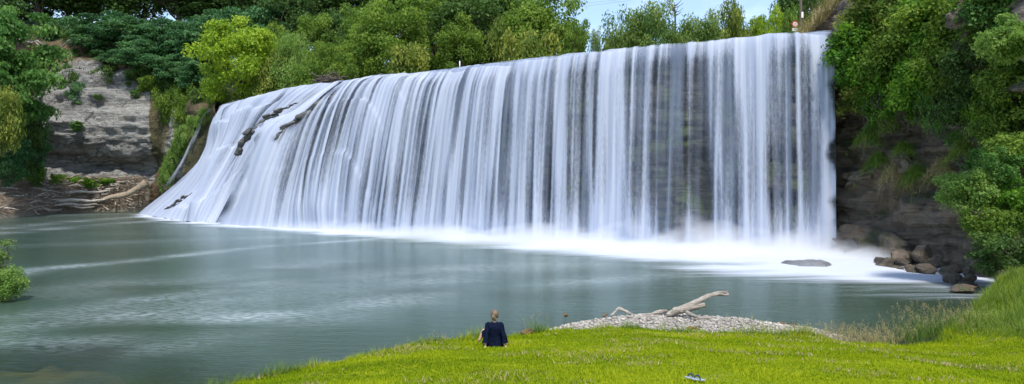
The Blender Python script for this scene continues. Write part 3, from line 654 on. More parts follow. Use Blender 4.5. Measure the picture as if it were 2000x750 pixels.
for (px, pt, w_, d, zb) in [(60, 190, 70, 104, 13), (45, 235, 80, 101, 8), (70, 265, 60, 106, 7), (20, 275, 80, 97, 5), (55, 305, 60, 103, 5), (135, 130, 50, 119, 19), (150, 165, 40, 117, 18)]:
    plant('dshrub' if px % 2 else 'bshrub', px, pt, w_, d, zb, 'dark green shrub clinging to the shaded bank left of the pale cliff', 'shrubs on the left bank', 'shrub')
for (px, pt, w_, d, zb) in [(70, 330, 40, 109, 4.4), (110, 343, 36, 112.5, 4.4), (142, 348, 40, 114.5, 4.4), (178, 349, 44, 114.5, 4.6), (212, 350, 40, 115, 4.8)]:
    plant('gshrub', px, pt, w_, d, zb-.3, 'low green plant growing at the foot of the pale cliff', 'low plants at the cliff foot', 'plant')
for (px, pt, w_, d, zb) in [(402, 203, 44, 101, 13.5), (380, 215, 44, 101.5, 12), (360, 235, 46, 104, 10), (350, 258, 44, 105, 8.5), (340, 280, 46, 106.5, 7), (330, 305, 44, 107.5, 5), (322, 325, 40, 108.5, 3.6)]:
    plant('lshrub', px, pt+8, w_*.8, d-.6, zb+.4, 'bright green leafy plant on the mossy rock left of the falls', 'leafy plants on the mossy rock', 'plant')
for (px, pt, w_, d, zb) in [(330, 170, 60, 114, 14.5), (360, 188, 50, 110, 13.5), (300, 150, 60, 118.5, 20.5), (375, 165, 60, 112, 15.5)]:
    plant('shrub', px, pt, w_, d, zb, 'green shrub on the brown bank between cliff and falls', 'shrubs between cliff and falls', 'shrub')
for (px, pt, w_, d, zb) in [(150, 128, 60, 121.5, 21.5), (185, 135, 50, 120.5, 21.5), (225, 128, 60, 120.5, 22), (262, 135, 56, 120, 21.5), (300, 120, 60, 120, 21), (330, 140, 54, 117.5, 18.5), (205, 118, 50, 122.5, 23.5), (352, 150, 50, 116, 17), (318, 165, 40, 117, 17.5), (170, 112, 46, 123.5, 24.5), (110, 132, 30, 119.5, 19)]:
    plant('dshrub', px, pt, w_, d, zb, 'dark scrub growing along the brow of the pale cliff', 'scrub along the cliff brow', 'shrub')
for (px, pt, w_, d, zb, k_) in [(415, 150, 60, 106, 16.2, 'shrub'), (395, 168, 50, 105, 15.5, 'dshrub'), (530, 165, 60, 97, 15.2, 'shrub'), (425, 178, 40, 102, 15.5, 'shrub')]:
    plant(k_, px, pt, w_, d, zb, 'low shrub tucked under the bright yellow green tree', 'shrubs under the yellow green tree', 'shrub')
plant('yellow', 470, 42, 176, 99, 15.0, 'large bright yellow green tree at the left end of the falls')
plant('light', 572, 68, 84, 95, 15.2, 'pale green drooping tree beside the bright yellow green tree')
plant('olive', 535, 118, 90, 96, 15.2, 'olive green bush in front of the pale drooping tree', name='shrub')
plant('broad', 632, 88, 90, 92, 14.6, 'small green tree between the drooping tree and the driftwood heap')
plant('broad', 690, 78, 100, 88, 14.4, 'small green tree just right of the driftwood heap on the crest')
plant('shrub', 605, 122, 80, 88, 14.8, 'low green shrub left of the driftwood heap', name='shrub')
plant('broad', 765, 0, 180, 90, 13.6, 'big full green tree rising behind the middle of the crest')
plant('broad', 715, 8, 120, 97, 14.5, 'green tree leaning behind the big full one')
plant('olive', 800, 92, 100, 82, 13.8, 'light olive shrub below the big full green tree', name='shrub')
plant('broad', 850, -20, 150, 98, 14.5, 'green tree with its top out of view right of the big full one')
plant('dark', 925, -40, 190, 94, 14, 'tall dark tree with spreading limbs behind the crest')
plant('broad', 900, 30, 110, 88, 13.8, 'green tree below the tall dark spreading one')
plant('olive', 990, 72, 90, 84, 13.6, 'yellowish bush at the crest under the tall trees', name='shrub')
plant('broad', 1062, -18, 180, 86, 13.5, 'big rounded green tree standing last before the open sky')
plant('broad', 1000, -10, 130, 93, 14, 'green tree behind the yellowish bush')
plant('olive', 1035, 64, 120, 78, 13.3, 'olive yellow bush beneath the big rounded tree', name='shrub')
plant('broad', 1120, 42, 70, 82, 13.4, 'small green tree at the right foot of the big rounded tree')
plant('willow', 1166, 68, 44, 84, 13.6, 'small pale bush in the gap under the open sky', name='shrub')
plant('willow', 1232, 10, 124, 84, 13.6, 'grey green willow on the crest, left of the bare tree')
plant('willow', 1290, 18, 130, 80, 13.6, 'grey green willow just below the bare tree')
plant('willow', 1352, 30, 120, 78, 13.6, 'lower grey green willow right of the bare tree')
plant('willow', 1400, 32, 80, 92, 14, 'faint pale willow farther back between two green clumps')
plant('olive', 1436, 28, 74, 74, 13.8, 'olive green bush on the crest, left of two bright bushes', name='shrub')
plant('yellow', 1484, 26, 64, 76, 13.8, 'bright yellow green bush left of the road sign', name='shrub')
plant('yellow', 1518, 20, 56, 84, 15, 'yellow green bush nearest the road sign', name='shrub')
plant('dark', 1562, -45, 110, 96, 16, 'dark tree behind the wooden pole')
plant('dark', 1610, -60, 120, 100, 19, 'dark tree above the dry grass bank')
plant('shrub', 1545, 30, 50, 82, 16, 'dark green shrub behind the road sign', name='shrub')

def bare_tree(base, pts_list, mat, label, name='bare_tree', cat='tree', n=5):
    o = empty(name, base, label, cat); mb = MB()
    for q, r0, r1 in pts_list:
        q = catmull(np.array(q), 10); mb.tube(q-np.array(base), np.linspace(r0, r1, 10), n)
    link('branch', mb.mesh('branch', mat), o); return o
D = 86; b0 = np.array([X(1318, D), D, 14.0]); rr_ = np.random.default_rng(5); L_ = [([b0, P(1319, 40, D), P(1318, 18, D), P(1317, 4, D)], .16, .03)]
for k in range(16):
    a = P(1318+rr_.uniform(-1, 1), rr_.uniform(10, 36), D); e = P(1318+rr_.choice([-1, 1])*rr_.uniform(6, 20), rr_.uniform(-4, 24), D+rr_.uniform(-1, 1)); e[2] = max(e[2], a[2]+.3)
    L_.append(([a, a*.5+e*.5+np.array([0, 0, -.12]), e], .06, .02))
bare_tree(b0, L_, BARK, 'leafless tree of thin dark twigs above the willows against the sky')
# pale dead branch at upper left
D = 104; L_ = [([P(10, 70, D), P(25, 76, D), P(45, 78, D), P(60, 84, D), P(75, 80, D), P(95, 95, D), P(115, 100, D), P(140, 104, D)], .22, .04)]
for a, e in (((45, 78), (52, 66)), ((70, 82), (78, 92)), ((78, 80), (84, 70)), ((95, 95), (88, 84)), ((115, 100), (128, 84)), ((125, 102), (135, 116)), ((105, 97), (110, 110)), ((128, 84), (138, 78)), ((60, 84), (56, 72))):
    A_, E_ = P(*a, D), P(*e, D-.5); L_.append(([A_, A_*.5+E_*.5+rr_.normal(0, .12, 3), E_], .11, .03))
bare_tree(P(10, 70, D), L_, BARKG, 'pale bare dead branch reaching out over the brown earth bank', 'dead_branch', 'branch')

# ---- hanging vines and shrubs on the right cliff
def clump(name, c, R, seed, n_cl, cl_r, n_leaf, ln, mat, label, cat, group=None, **kw):
    c = np.array(c, float); o = empty(name, (c[0], c[1], c[2]-R[2]), label, cat, group)
    cm, C = crown('foliage', seed, R, R[2], n_cl, cl_r, n_leaf, ln, L[mat], **kw); link('foliage', cm, o)
    mb = MB(); r = np.random.default_rng(seed)
    for i in r.choice(len(C), min(14, len(C)), replace=False):
        a = np.array([r.uniform(-.2, .2)*R[0]+.3*R[0], .3*R[1], R[2]*r.uniform(.2, 1.2)]); q = catmull(np.array([a, (a+C[i])/2+r.normal(0, .15, 3), C[i]]), 7); mb.tube(q, np.linspace(.05, .015, 7), 5)
    link('stem', mb.mesh('stem', BARK), o); return o
def d_cliff(px, off):
    d = np.linspace(22, 48, 400); o_ = np.argsort(pp[:, 1]); xs = np.interp(d, pp[o_, 1], pp[o_, 0])+off
    g = (px-1000)/F*d-xs; k = np.where(g < 0)[0]; return float(d[k[-1]]) if len(k) else 24.
for k, (px, py, R, ncl, cr, nl, ln, mt, nm, dr, off, lab) in enumerate([
        (1692, 112, (1.9, 1.6, 2.6), 85, .6, 14000, .20, 'ivy', 'climbing_vine', 0, .6, 'dense glossy green vine draped over the cliff edge against the falls'),
        (1680, 190, (1.1, 1.2, 1.3), 36, .42, 5000, .17, 'olive', 'climbing_vine', .4, .6, 'small yellowish vine hanging right beside the top of the falls'),
        (1715, 168, (1.3, 1.4, 1.7), 46, .48, 7000, .18, 'ivy', 'climbing_vine', .5, .6, 'green vine right of the small yellowish one'),
        (1745, 120, (1.5, 1.6, 2.0), 56, .52, 8500, .19, 'mid', 'climbing_vine', .4, .7, 'mid green vine above the bare hanging stems'),
        (1765, 195, (1.0, 1.2, 1.7), 40, .40, 5200, .17, 'ivy', 'climbing_vine', .8, .5, 'narrow vine trailing among the bare hanging stems'),
        (1812, 150, (1.6, 1.6, 1.9), 56, .52, 8500, .19, 'ivy', 'climbing_vine', .6, .7, 'broad vine in the middle of the right cliff'),
        (1828, 215, (.8, 1.1, 1.5), 32, .38, 4200, .16, 'fern', 'climbing_vine', 1.0, .5, 'vine trailing lowest down the dark rock'),
        (1865, 130, (1.6, 1.6, 2.0), 56, .52, 8500, .19, 'mid', 'climbing_vine', .6, .8, 'mid green vine under the darker leafy shrub'),
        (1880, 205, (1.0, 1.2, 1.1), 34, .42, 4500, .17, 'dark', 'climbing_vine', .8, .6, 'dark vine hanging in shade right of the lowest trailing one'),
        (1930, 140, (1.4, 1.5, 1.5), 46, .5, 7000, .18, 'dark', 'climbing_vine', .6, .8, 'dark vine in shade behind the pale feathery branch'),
        (1975, 175, (1.2, 1.4, 1.4), 46, .45, 6500, .17, 'mid', 'shrub', .4, .7, 'green shrub at the right edge below the pale feathery branch'),
        (1705, 55, (1.8, 1.5, 1.3), 50, .52, 8000, .19, 'olive', 'shrub', 0, 1.3, 'light olive shrub at the cliff top beside the dry grass'),
        (1740, 45, (2.0, 1.8, 2.2), 70, .6, 11000, .20, 'olive', 'shrub', 0, 1.6, 'bushy light olive shrub on the cliff top right of the smaller one'),
        (1800, 60, (2.0, 1.9, 2.3), 70, .6, 11500, .20, 'mid', 'shrub', 0, 1.4, 'mid green shrub crowning the middle of the right cliff'),
        (1860, 40, (2.0, 1.9, 2.4), 75, .6, 12000, .20, 'ivy', 'shrub', 0, 1.4, 'darker leafy shrub crowning the right cliff'),
        (1920, 45, (1.9, 1.9, 2.2), 70, .58, 11000, .19, 'mid', 'shrub', 0, 1.3, 'green shrub on the cliff top left of the photo corner'),
        (1985, 20, (1.8, 1.9, 2.2), 70, .58, 10000, .19, 'fern', 'shrub', 0, 1.3, 'green shrub filling the top right corner of the photo'),
        (1700, 235, (.35, .5, 1.3), 22, .26, 2200, .13, 'ivy', 'climbing_vine', 1.2, .2, 'slim green trailer hanging beside the green grass cascade'),
        (1735, 235, (.4, .5, 1.0), 22, .28, 2200, .13, 'mid', 'climbing_vine', 1.2, .2, 'slim trailer hanging between two grass cascades'),
        (1855, 250, (.4, .5, 1.2), 22, .28, 2200, .13, 'fern', 'climbing_vine', 1.2, .2, 'slim trailer hanging over the rock left of the bright bush'),
        (1915, 225, (.6, .7, 1.2), 30, .32, 3200, .14, 'ivy', 'climbing_vine', 1.0, .4, 'leafy trailer hanging above the bright leafy bush'),
        (1960, 260, (.9, .9, 1.0), 34, .36, 4000, .14, 'mid', 'climbing_vine', .8, .4, 'green tangle on the rock at the right edge'),
        (1790, -40, (3.0, 2.5, 2.2), 70, .7, 10000, .22, 'dark', 'shrub', 0, 3.0, 'dark tall shrub behind the shrubs of the right cliff top')]):
    d = d_cliff(px, off)-.25*R[1]
    clump(nm, P(px, py, d), R, 201+k, ncl, cr, nl, ln, mt, lab, 'vine' if nm != 'shrub' else 'shrub', fill=.5, droop=dr)
clump('tree_branch', P(1975, 80, 26.0), (1.15, 1.2, .85), 250, 60, .30, 7500, .14, 'light', 'pale feathery branch reaching in at the right edge', 'branch', fill=.3, flat=.5, droop=.25)
clump('shrub', P(1895, 378, 28.6), (1.15, 1.1, .95), 212, 80, .30, 10500, .115, 'light', 'bright green leafy bush leaning out above the boulders', 'shrub', fill=.35, flat=.75)
clump('shrub', P(1945, 340, 28.6), (1.0, 1.0, 1.0), 218, 60, .28, 7500, .115, 'fern', 'mid green bush right behind the bright leaning one', 'shrub', fill=.35, flat=.75)
clump('shrub', P(1930, 445, 27.6), (.9, .9, .85), 213, 60, .30, 8500, .115, 'mid', 'darker green bush under the bright leaning one', 'shrub', fill=.4, droop=.5)
clump('shrub', P(1985, 410, 27.6), (.85, .9, 1.15), 219, 60, .28, 8000, .115, 'ivy', 'tall narrow bush at the right edge beside the bright leaning one', 'shrub', fill=.4, droop=.3)
clump('shrub', P(1985, 300, 29.5), (1.3, 1.4, .9), 214, 50, .36, 6500, .14, 'mid', 'green bush at the right edge higher up the rock', 'shrub', fill=.4)
clump('shrub', P(1962, 500, 26.6), (1.1, 1.0, .9), 220, 50, .28, 7000, .11, 'dark', 'dark low bush where the boulders meet the long grass', 'shrub', fill=.4)
clump('shrub', P(2, 558, 25.0), (.70, .66, .54), 215, 110, .22, 15000, .07, 'light', 'small round willow bush standing in the pool at the left edge', 'shrub', fill=.35, flat=1., up=.6)
clump('shrub', P(-40, 530, 25.5), (.8, .8, 1.0), 216, 60, .26, 7000, .09, 'willow', 'taller willow bush mostly beyond the left edge', 'shrub', fill=.35, up=.6)
# bare hanging vine stems
mb = MB(); r = np.random.default_rng(9); o_ = empty('hanging_roots', P(1790, 150, 39.6), 'tangle of bare grey vine stems hanging over the dark rock', 'roots')
for k in range(60):
    px = r.uniform(1690, 1850); d = d_cliff(px, .1)-r.uniform(0, .5); y0 = r.uniform(160, 200); y1 = y0+r.uniform(30, 90)
    q = [P(px, y0, d)]
    for s in (1, 2, 3, 4): q.append(P(px+r.normal(0, 7), y0+(y1-y0)*s/4, d-r.uniform(-.1, .25)))
    mb.tube(catmull(np.array(q), 16)-np.array(o_.location), np.linspace(.022, .010, 16), 5)
link('stem', mb.mesh('stem', BARK), o_)

# ---- grass
def blades(base, h, lean, wd, tint, seg=2, curl=.6):
    n = len(base); r = rng; az = r.random(n)*6.283; dirv = np.stack([np.cos(az), np.sin(az), np.zeros(n)], 1); side = np.stack([-np.sin(az), np.cos(az), np.zeros(n)], 1)
    V = []
    for k in range(seg+1):
        t = k/seg; c = base+dirv*(lean*h*t**(1+curl))[:, None]+np.array([0, 0, 1.])*(h*t*(1-.25*lean*t))[:, None]
        w_ = wd*(1-t)*.5
        if k < seg: V += [c-side*w_[:, None], c+side*w_[:, None]]
        else: V += [c]
    V = np.stack(V, 1); m_ = V.shape[1]; idx = np.arange(n)[:, None]*m_
    F4 = [np.stack([idx[:, 0]+2*k, idx[:, 0]+2*k+1, idx[:, 0]+2*k+3, idx[:, 0]+2*k+2], 1) for k in range(seg-1)]
    F3 = np.stack([idx[:, 0]+2*(seg-1), idx[:, 0]+2*(seg-1)+1, idx[:, 0]+m_-1], 1)
    return V.reshape(-1, 3), F4+[F3], np.repeat(tint, m_)
NB = 230000
bx = rng.uniform(-7, 17, NB); by = y_edge(bx)+.12-rng.random(NB)**1.15*(y_edge(bx)-8.2)
ok = (by > 8.2) & (np.abs(bx) < by*.78+.5); bx, by = bx[ok], by[ok]
bare = fbm(np.stack([bx*.8, by*1.7, bx*0], -1), 4, 90); ok = bare+.3*np.exp(-((bx+2.6)/1.6)**2-((by-13.6)/1.1)**2)+rng.normal(0, .15, len(bx)) < 1.0; bx, by, bare = bx[ok], by[ok], bare[ok]
near = np.exp(-np.maximum(y_edge(bx)-by, 0)/.35); tuft = fbm(np.stack([bx*2.2, by*2.2, bx*0], -1), 3, 91)
h = (.035+.03*rng.random(len(bx)))*(1+.5*tuft)+near*.20*rng.random(len(bx))**2*(1+1.2*np.maximum(fbm(np.stack([bx*1.3, by*0, bx*0], -1), 3, 97), -.6))
ti = np.clip(.5+.22*tuft+.32*fbm(np.stack([bx*.45, by*.9, bx*0], -1), 3, 92)+rng.normal(0, .2, len(bx)), 0, 1)
V, Fs, T = blades(np.stack([bx, by, lawn_z(bx, by)-.005], 1), h, rng.uniform(.2, .9, len(bx)), np.full(len(bx), .014), ti, 2)
tag(link('grass', mesh_np('grass', V, Fs, {'tint': T}, None, False, L['grass'])), 'short bright green grass blades of the lawn', 'grass', kind='stuff')
n_ = 22000; bx = rng.uniform(-6.5, 15, n_); by = y_edge(bx)+.05-rng.random(n_)*(y_edge(bx)-8.4); pt_ = fbm(np.stack([bx*.9, by*2., bx*0], -1), 4, 98)+.55*np.exp(-((bx+2.6)/1.5)**2-((by-13.6)/1.0)**2)
ok = pt_ > .40; bx, by = bx[ok], by[ok]
V, Fs, T = blades(np.stack([bx, by, lawn_z(bx, by)+.035], 1), rng.uniform(.04, .09, len(bx)), rng.uniform(.8, 1.6, len(bx)), np.full(len(bx), .018), np.clip(rng.normal(.45, .25, len(bx)), 0, 1), 2)
tag(link('dry_clippings', mesh_np('dry_clippings', V, Fs, {'tint': T}, None, False, L['drygrass'])), 'patches of dry straw clippings scattered on the lawn', 'clippings', kind='stuff')
n_ = 7000; bx = rng.uniform(-5.5, 12.5, n_); by = y_edge(bx)+.18-np.abs(rng.normal(0, .22, n_)); cl_ = fbm(np.stack([bx*1.6, bx*0, bx*0], -1), 3, 99)
ok = (cl_+rng.normal(0, .2, n_) > .05); bx, by, cl_ = bx[ok], by[ok], cl_[ok]
V, Fs, T = blades(np.stack([bx, by, lawn_z(bx, by)-.01], 1), rng.uniform(.08, .26, len(bx))*(.7+np.clip(cl_, 0, 1)), rng.uniform(.3, 1.2, len(bx)), np.full(len(bx), .013), np.clip(rng.normal(.5, .25, len(bx)), 0, 1), 3)
tag(link('edge_weeds', mesh_np('edge_weeds', V, Fs, {'tint': T}, None, False, L['longgrass'])), 'ragged longer grass and weeds along the water edge of the lawn', 'weeds', kind='stuff')
# long grass on the right bank
n_ = 26000; bx = rng.uniform(11.3, 24, n_); by = y_edge(bx)+.3-rng.random(n_)**1.3*5.5
bx += rng.normal(0, .1, n_); h = rng.uniform(.15, .5, n_)*(1+.5*fbm(np.stack([bx*.8, by*.8, bx*0], -1), 2, 93))*sstep(11.0, 13.5, bx+.5*(by-17)); h = np.maximum(h, .06)
V, Fs, T = blades(np.stack([bx, by, lawn_z(bx, by)-.02], 1), h, rng.uniform(.3, 1.1, n_), rng.uniform(.012, .022, n_), np.clip(rng.normal(.55, .22, n_), 0, 1), 3)
tag(link('long_grass', mesh_np('long_grass', V, Fs, {'tint': T}, None, False, L['longgrass'])), 'long arching grass on the bank at the right edge', 'grass', kind='stuff')
# dry grass on the top of the bank right of the falls
n_ = 16000; d = rng.uniform(46, 70, n_); px = rng.uniform(1555, 1730, n_)
hz_ = np.interp(px, [1555, 1600, 1660, 1730], [15.0, 16.6, 18.6, 20.0])+(d-46)*.05+.4*fbm(np.stack([px*.05, d*.2, d*0], -1), 3, 95)
base = np.stack([(px-1000)/F*d, d, hz_-1.0], 1)
V, Fs, T = blades(base, rng.uniform(.5, 1.5, n_), rng.uniform(.3, 1.0, n_), rng.uniform(.03, .05, n_), np.clip(rng.normal(.55, .22, n_), 0, 1), 3)
tag(link('dry_grass', mesh_np('dry_grass', V, Fs, {'tint': T}, None, False, L['drygrass'])), 'tall dry straw coloured grass on the bank above the falls', 'grass', kind='stuff')
n_ = 3500; px = rng.uniform(1455, 1600, n_); d = rng.uniform(52, 60, n_); base = np.stack([(px-1000)/F*d, d, np.full(n_, 14.2)], 1)
V, Fs, T = blades(base, rng.uniform(.6, 1.9, n_), rng.uniform(.2, .8, n_), rng.uniform(.03, .05, n_), np.clip(rng.normal(.5, .22, n_), 0, 1), 3)
tag(link('dry_grass', mesh_np('dry_grass', V, Fs, {'tint': T}, None, False, L['drygrass'])), 'fringe of dry grass along the crest below the road sign', 'grass', kind='stuff')
def tuft(name, c, nb, spread, hmin, hmax, seed, mat, label, group, wd=.012, lean=(.3, 1.), cat='grass', hang=0., seeds=0):
    global rng
    keep = rng; rng = np.random.default_rng(seed); r = rng
    b = np.stack([r.normal(0, spread, nb), r.normal(0, spread*.7, nb), np.zeros(nb)], 1)
    o = empty(name, c, label, cat, group); hh_ = r.uniform(hmin, hmax, nb)
    V, Fs, T = blades(b, hh_, r.uniform(*lean, nb), np.full(nb, wd), np.clip(r.normal(.5, .25, nb), 0, 1), 4)
    if hang: V[:, 2] -= hang*np.hypot(V[:, 0], V[:, 1]+.0)**1.5
    ns = 0
    if seeds:
        tops = V.reshape(nb, -1, 3)[:, -1]; i = r.choice(nb, min(seeds, nb), replace=False)
        pos = (tops[i][:, None]+r.normal(0, 1, (len(i), 16, 3))*np.array([.02, .02, .05])).reshape(-1, 3)
        V2, F2, T2 = leaves(pos, rdir(len(pos), r), rdir(len(pos), r)+np.array([0, 0, 1.5]), np.full(len(pos), .035), np.full(len(pos), .012), np.clip(r.normal(.6, .2, len(pos)), 0, 1))
        Fs = Fs+[F2+len(V)]; V = np.concatenate([V, V2]); T = np.concatenate([T, T2]); ns = len(F2)
    me = mesh_np('grass_blades', V, Fs, {'tint': T}, None, False, L[mat])
    if ns:
        me.materials.append(L['drygrass']); mi = np.zeros(len(me.polygons), np.int32); mi[-ns:] = 1; me.polygons.foreach_set('material_index', mi)
    link('grass_blades', me, o)
    rng = keep; return o
def on_lawn(px, d): return (X(px, d), d, float(lawn_z(np.array([X(px, d)]), np.array([d]))[0])-.02)
for k, (px, d, hh_, lab) in enumerate([(545, 13.4, 1.0, 'feathery seeding grass tuft standing at the left lawn edge'), (590, 13.6, .8, 'seeding grass tuft next to the feathery one at the left lawn edge'), (640, 13.9, .55, 'short wispy grass tuft farther along the left lawn edge'),
                                       (850, 16.0, .5, 'thin grass stems at the bank left of the seated person'), (895, 16.5, .4, 'low grass stems just left of the seated person')]):
    tuft('grass_tuft', on_lawn(px, d), 60, .22, hh_*.4, hh_, 300+k, 'longgrass', lab, 'tall grass tufts at the water edge', .008, (.2, .8), seeds=22)
tuft('grass_tuft', on_lawn(1048, 17.2), 90, .14, .25, .62, 310, 'longgrass', 'green grass tuft beside the brown stump right of the person', 'tall grass tufts at the water edge', .012, (.3, .9), seeds=6)
for k, (px, d, hh_) in enumerate([(1295, 17.9, .3), (1475, 17.7, .75), (1500, 17.8, .55), (1440, 17.6, .3)]):
    tuft('grass_tuft', on_lawn(px, d), 110, .22, hh_*.35, hh_, 320+k, 'grass', ['short grass tuft at the middle of the pebble beach edge', 'tallest seeding grass tuft at the right of the pebble beach', 'second seeding grass tuft at the right of the pebble beach', 'low grass tuft left of the tall seeding ones by the beach'][k], 'grass tufts along the pebble beach', .012, (.2, .8), seeds=14 if hh_ > .5 else 0)
for k, px in enumerate([1585, 1610, 1640, 1665, 1690, 1715, 1740]):
    d = 17.7+.3*math.sin(k*2.1); tuft('grass_tuft', (X(px, d), d, .05), 90, .2, .25, .62, 340+k, 'drygrass', 'pale dry grass tuft at the water right of the pebble beach', 'dry grass tufts by the water', .010, (.3, 1.1), seeds=40)
for k, (px, hh_) in enumerate([(1775, .75), (1805, .95), (1835, .85), (1860, .9), (1885, .8)]):
    d = 18.0+.35*k; tuft('grass_tuft', (X(px, d), d, .12), 110, .2, hh_*.4, hh_*1.1, 360+k, 'longgrass', 'tall arching seed grass between the lawn and the right bank', 'tall seed grass near the right bank', .011, (.4, 1.1), seeds=44)
# grass hanging on the right cliff ledge
for k, (px, py, d, R_, mt, lab) in enumerate([(1695, 262, 41.0, .6, 'longgrass', 'green grass cascading down the cliff nearest the falls'), (1715, 310, 40.4, .6, 'longgrass', 'second green grass cascade below the first on the cliff'), (1745, 335, 39.5, .6, 'drygrass', 'straw coloured grass cascade in the middle of the cliff ledge'), (1790, 335, 38.6, .6, 'longgrass', 'green and straw grass hanging under the trailing vines'), (1840, 325, 37.6, .6, 'drygrass', 'dry grass hanging on the ledge left of the bright bush'), (1880, 290, 36.5, .5, 'longgrass', 'grass tuft on the rock above the bright bush'), (1765, 290, 39, .35, 'longgrass', 'green grass cascade below the bare hanging stems')]):
    d = d_cliff(px, .3)-.3
    tuft('hanging_grass', P(px, py, d), 420, R_*.62, .4, 1.15, 380+k, mt, lab, 'grass hanging on the right cliff', .03, (.5, 1.6), hang=1.1)

# ================================================================= BEACH, DRIFTWOOD
def wood_mat(name, a, b, sc=1.):
    m = N(name); o = m.obj(); t = m.attr('tint')
    n1 = m.ramp(m.noise(m.map(o, (2*sc, 12*sc, 16*sc), (0, -.35, 0)), 1.8, 7, .7), .28, .62); n2 = m.noise(o, 2.*sc, 4)
    c = m.mix(n1, a, b); c = m.mix(m.ramp(n2, .45, .75, 0, .6), c, tuple(v*.55 for v in a)); r_ = m.n('ObjectInfo').outputs['Random']
    c = m.mix(m.math('MULTIPLY', r_, .6), c, m.mix(1.0, c, (.62, .52, .42), 'MULTIPLY'))
    return m.surf(m.n('BsdfPrincipled', None, Base_Color=c, Roughness=.85, Normal=m.bump(n1, .7, .03)))
DRIFT = wood_mat('driftwood_grey', (.17, .145, .12), (.60, .55, .49)); BROWNW = wood_mat('driftwood_brown', (.10, .055, .022), (.30, .17, .06), 2.)
DRIFTB = wood_mat('driftwood_tan', (.17, .125, .085), (.42, .34, .26))
m = N('gravel'); p = m.geo(); v1 = m.n('TexVoronoi', None, Vector=p, Scale=14.); n1 = m.noise(p, 3., 4)
c = m.mix(v1.outputs['Color'], (.20, .18, .15), (.50, .47, .42)); c = m.mix(m.ramp(n1, .4, .7, 0, .5), c, (.16, .14, .11))
GRAV = m.surf(m.n('BsdfPrincipled', None, Base_Color=m.mix(.6, c, (.36, .33, .29)), Roughness=.9, Normal=m.bump(v1.outputs['Distance'], .8, .05)))
def bar_z(x, y):
    yc = np.interp(x, [.5, 2, 4, 6, 8.0, 9.6], [18.5, 19.1, 19.4, 19.2, 18.5, 17.6]); wy = np.interp(x, [.5, 2, 4, 6, 8, 9.6], [.6, 1.5, 2.1, 2.1, 1.4, .5]); hh_ = np.interp(x, [.5, 1.4, 3, 5, 7, 8.4, 9.6], [.03, .22, .42, .44, .38, .28, -.02])
    e = ((y-yc)/wy); return hh_*(1-e**2*.85)-.03*np.maximum(np.abs(e)-1, 0)*10+.02*fbm(np.stack([x*2, y*2, x*0], -1), 3, 96)
GX, GY = np.meshgrid(np.linspace(.2, 9.9, 120), np.linspace(16.6, 22.2, 70), indexing='ij')
tag(link('gravel_beach', mesh_np('gravel_beach', np.stack([GX, GY, np.maximum(bar_z(GX, GY), -1)], -1).reshape(-1, 3), grid_faces(120, 70)[:, ::-1], None, None, True, GRAV)), 'pale pebble beach between lawn and pool', 'beach', kind='structure')
m = N('pebble_stone'); t = m.attr('tint')
c = m.mix(m.ramp(t, 0, .35, smooth=False), (.07, .062, .055), (.25, .22, .185)); c = m.mix(m.ramp(t, .35, 1, smooth=False), c, (.52, .48, .425))
PEB = m.surf(m.n('BsdfPrincipled', None, Base_Color=c, Roughness=.8))
n_ = 15000; px_ = rng.uniform(.4, 9.6, n_); py_ = rng.uniform(17.0, 21.6, n_); pz_ = bar_z(px_, py_); ok = (pz_ > -.02) & (pz_ > lawn_z(px_, py_)-.03); px_, py_, pz_ = px_[ok], py_[ok], pz_[ok]; n_ = len(px_)
octv = np.array([[1, 0, 0], [-1, 0, 0], [0, 1, 0], [0, -1, 0], [0, 0, 1], [0, 0, -1.]]); of = np.array([[0, 2, 4], [2, 1, 4], [1, 3, 4], [3, 0, 4], [2, 0, 5], [1, 2, 5], [3, 1, 5], [0, 3, 5]])
sz = .016+.05*rng.random(n_)**3; sc_ = np.stack([sz*rng.uniform(.8, 1.5, n_), sz*rng.uniform(.7, 1.2, n_), sz*rng.uniform(.45, .9, n_)], 1)
a = rng.random(n_)*6.283; lo_ = octv[None]*sc_[:, None]*(1+.25*rng.normal(size=(n_, 6, 1)))
V = np.stack([lo_[..., 0]*np.cos(a)[:, None]-lo_[..., 1]*np.sin(a)[:, None], lo_[..., 0]*np.sin(a)[:, None]+lo_[..., 1]*np.cos(a)[:, None], lo_[..., 2]], -1)+np.stack([px_, py_, pz_+sz*.3], 1)[:, None]
wetd = np.clip(1-pz_/.07, 0, 1); ti = np.clip(rng.normal(.58, .25, n_)-.6*wetd, 0, 1)
tag(link('pebbles', mesh_np('pebbles', V.reshape(-1, 3), (of[None]+np.arange(n_)[:, None, None]*6).reshape(-1, 3), {'tint': np.repeat(ti, 6)}, None, True, PEB)), 'loose pale pebbles covering the beach', 'pebbles', kind='stuff')

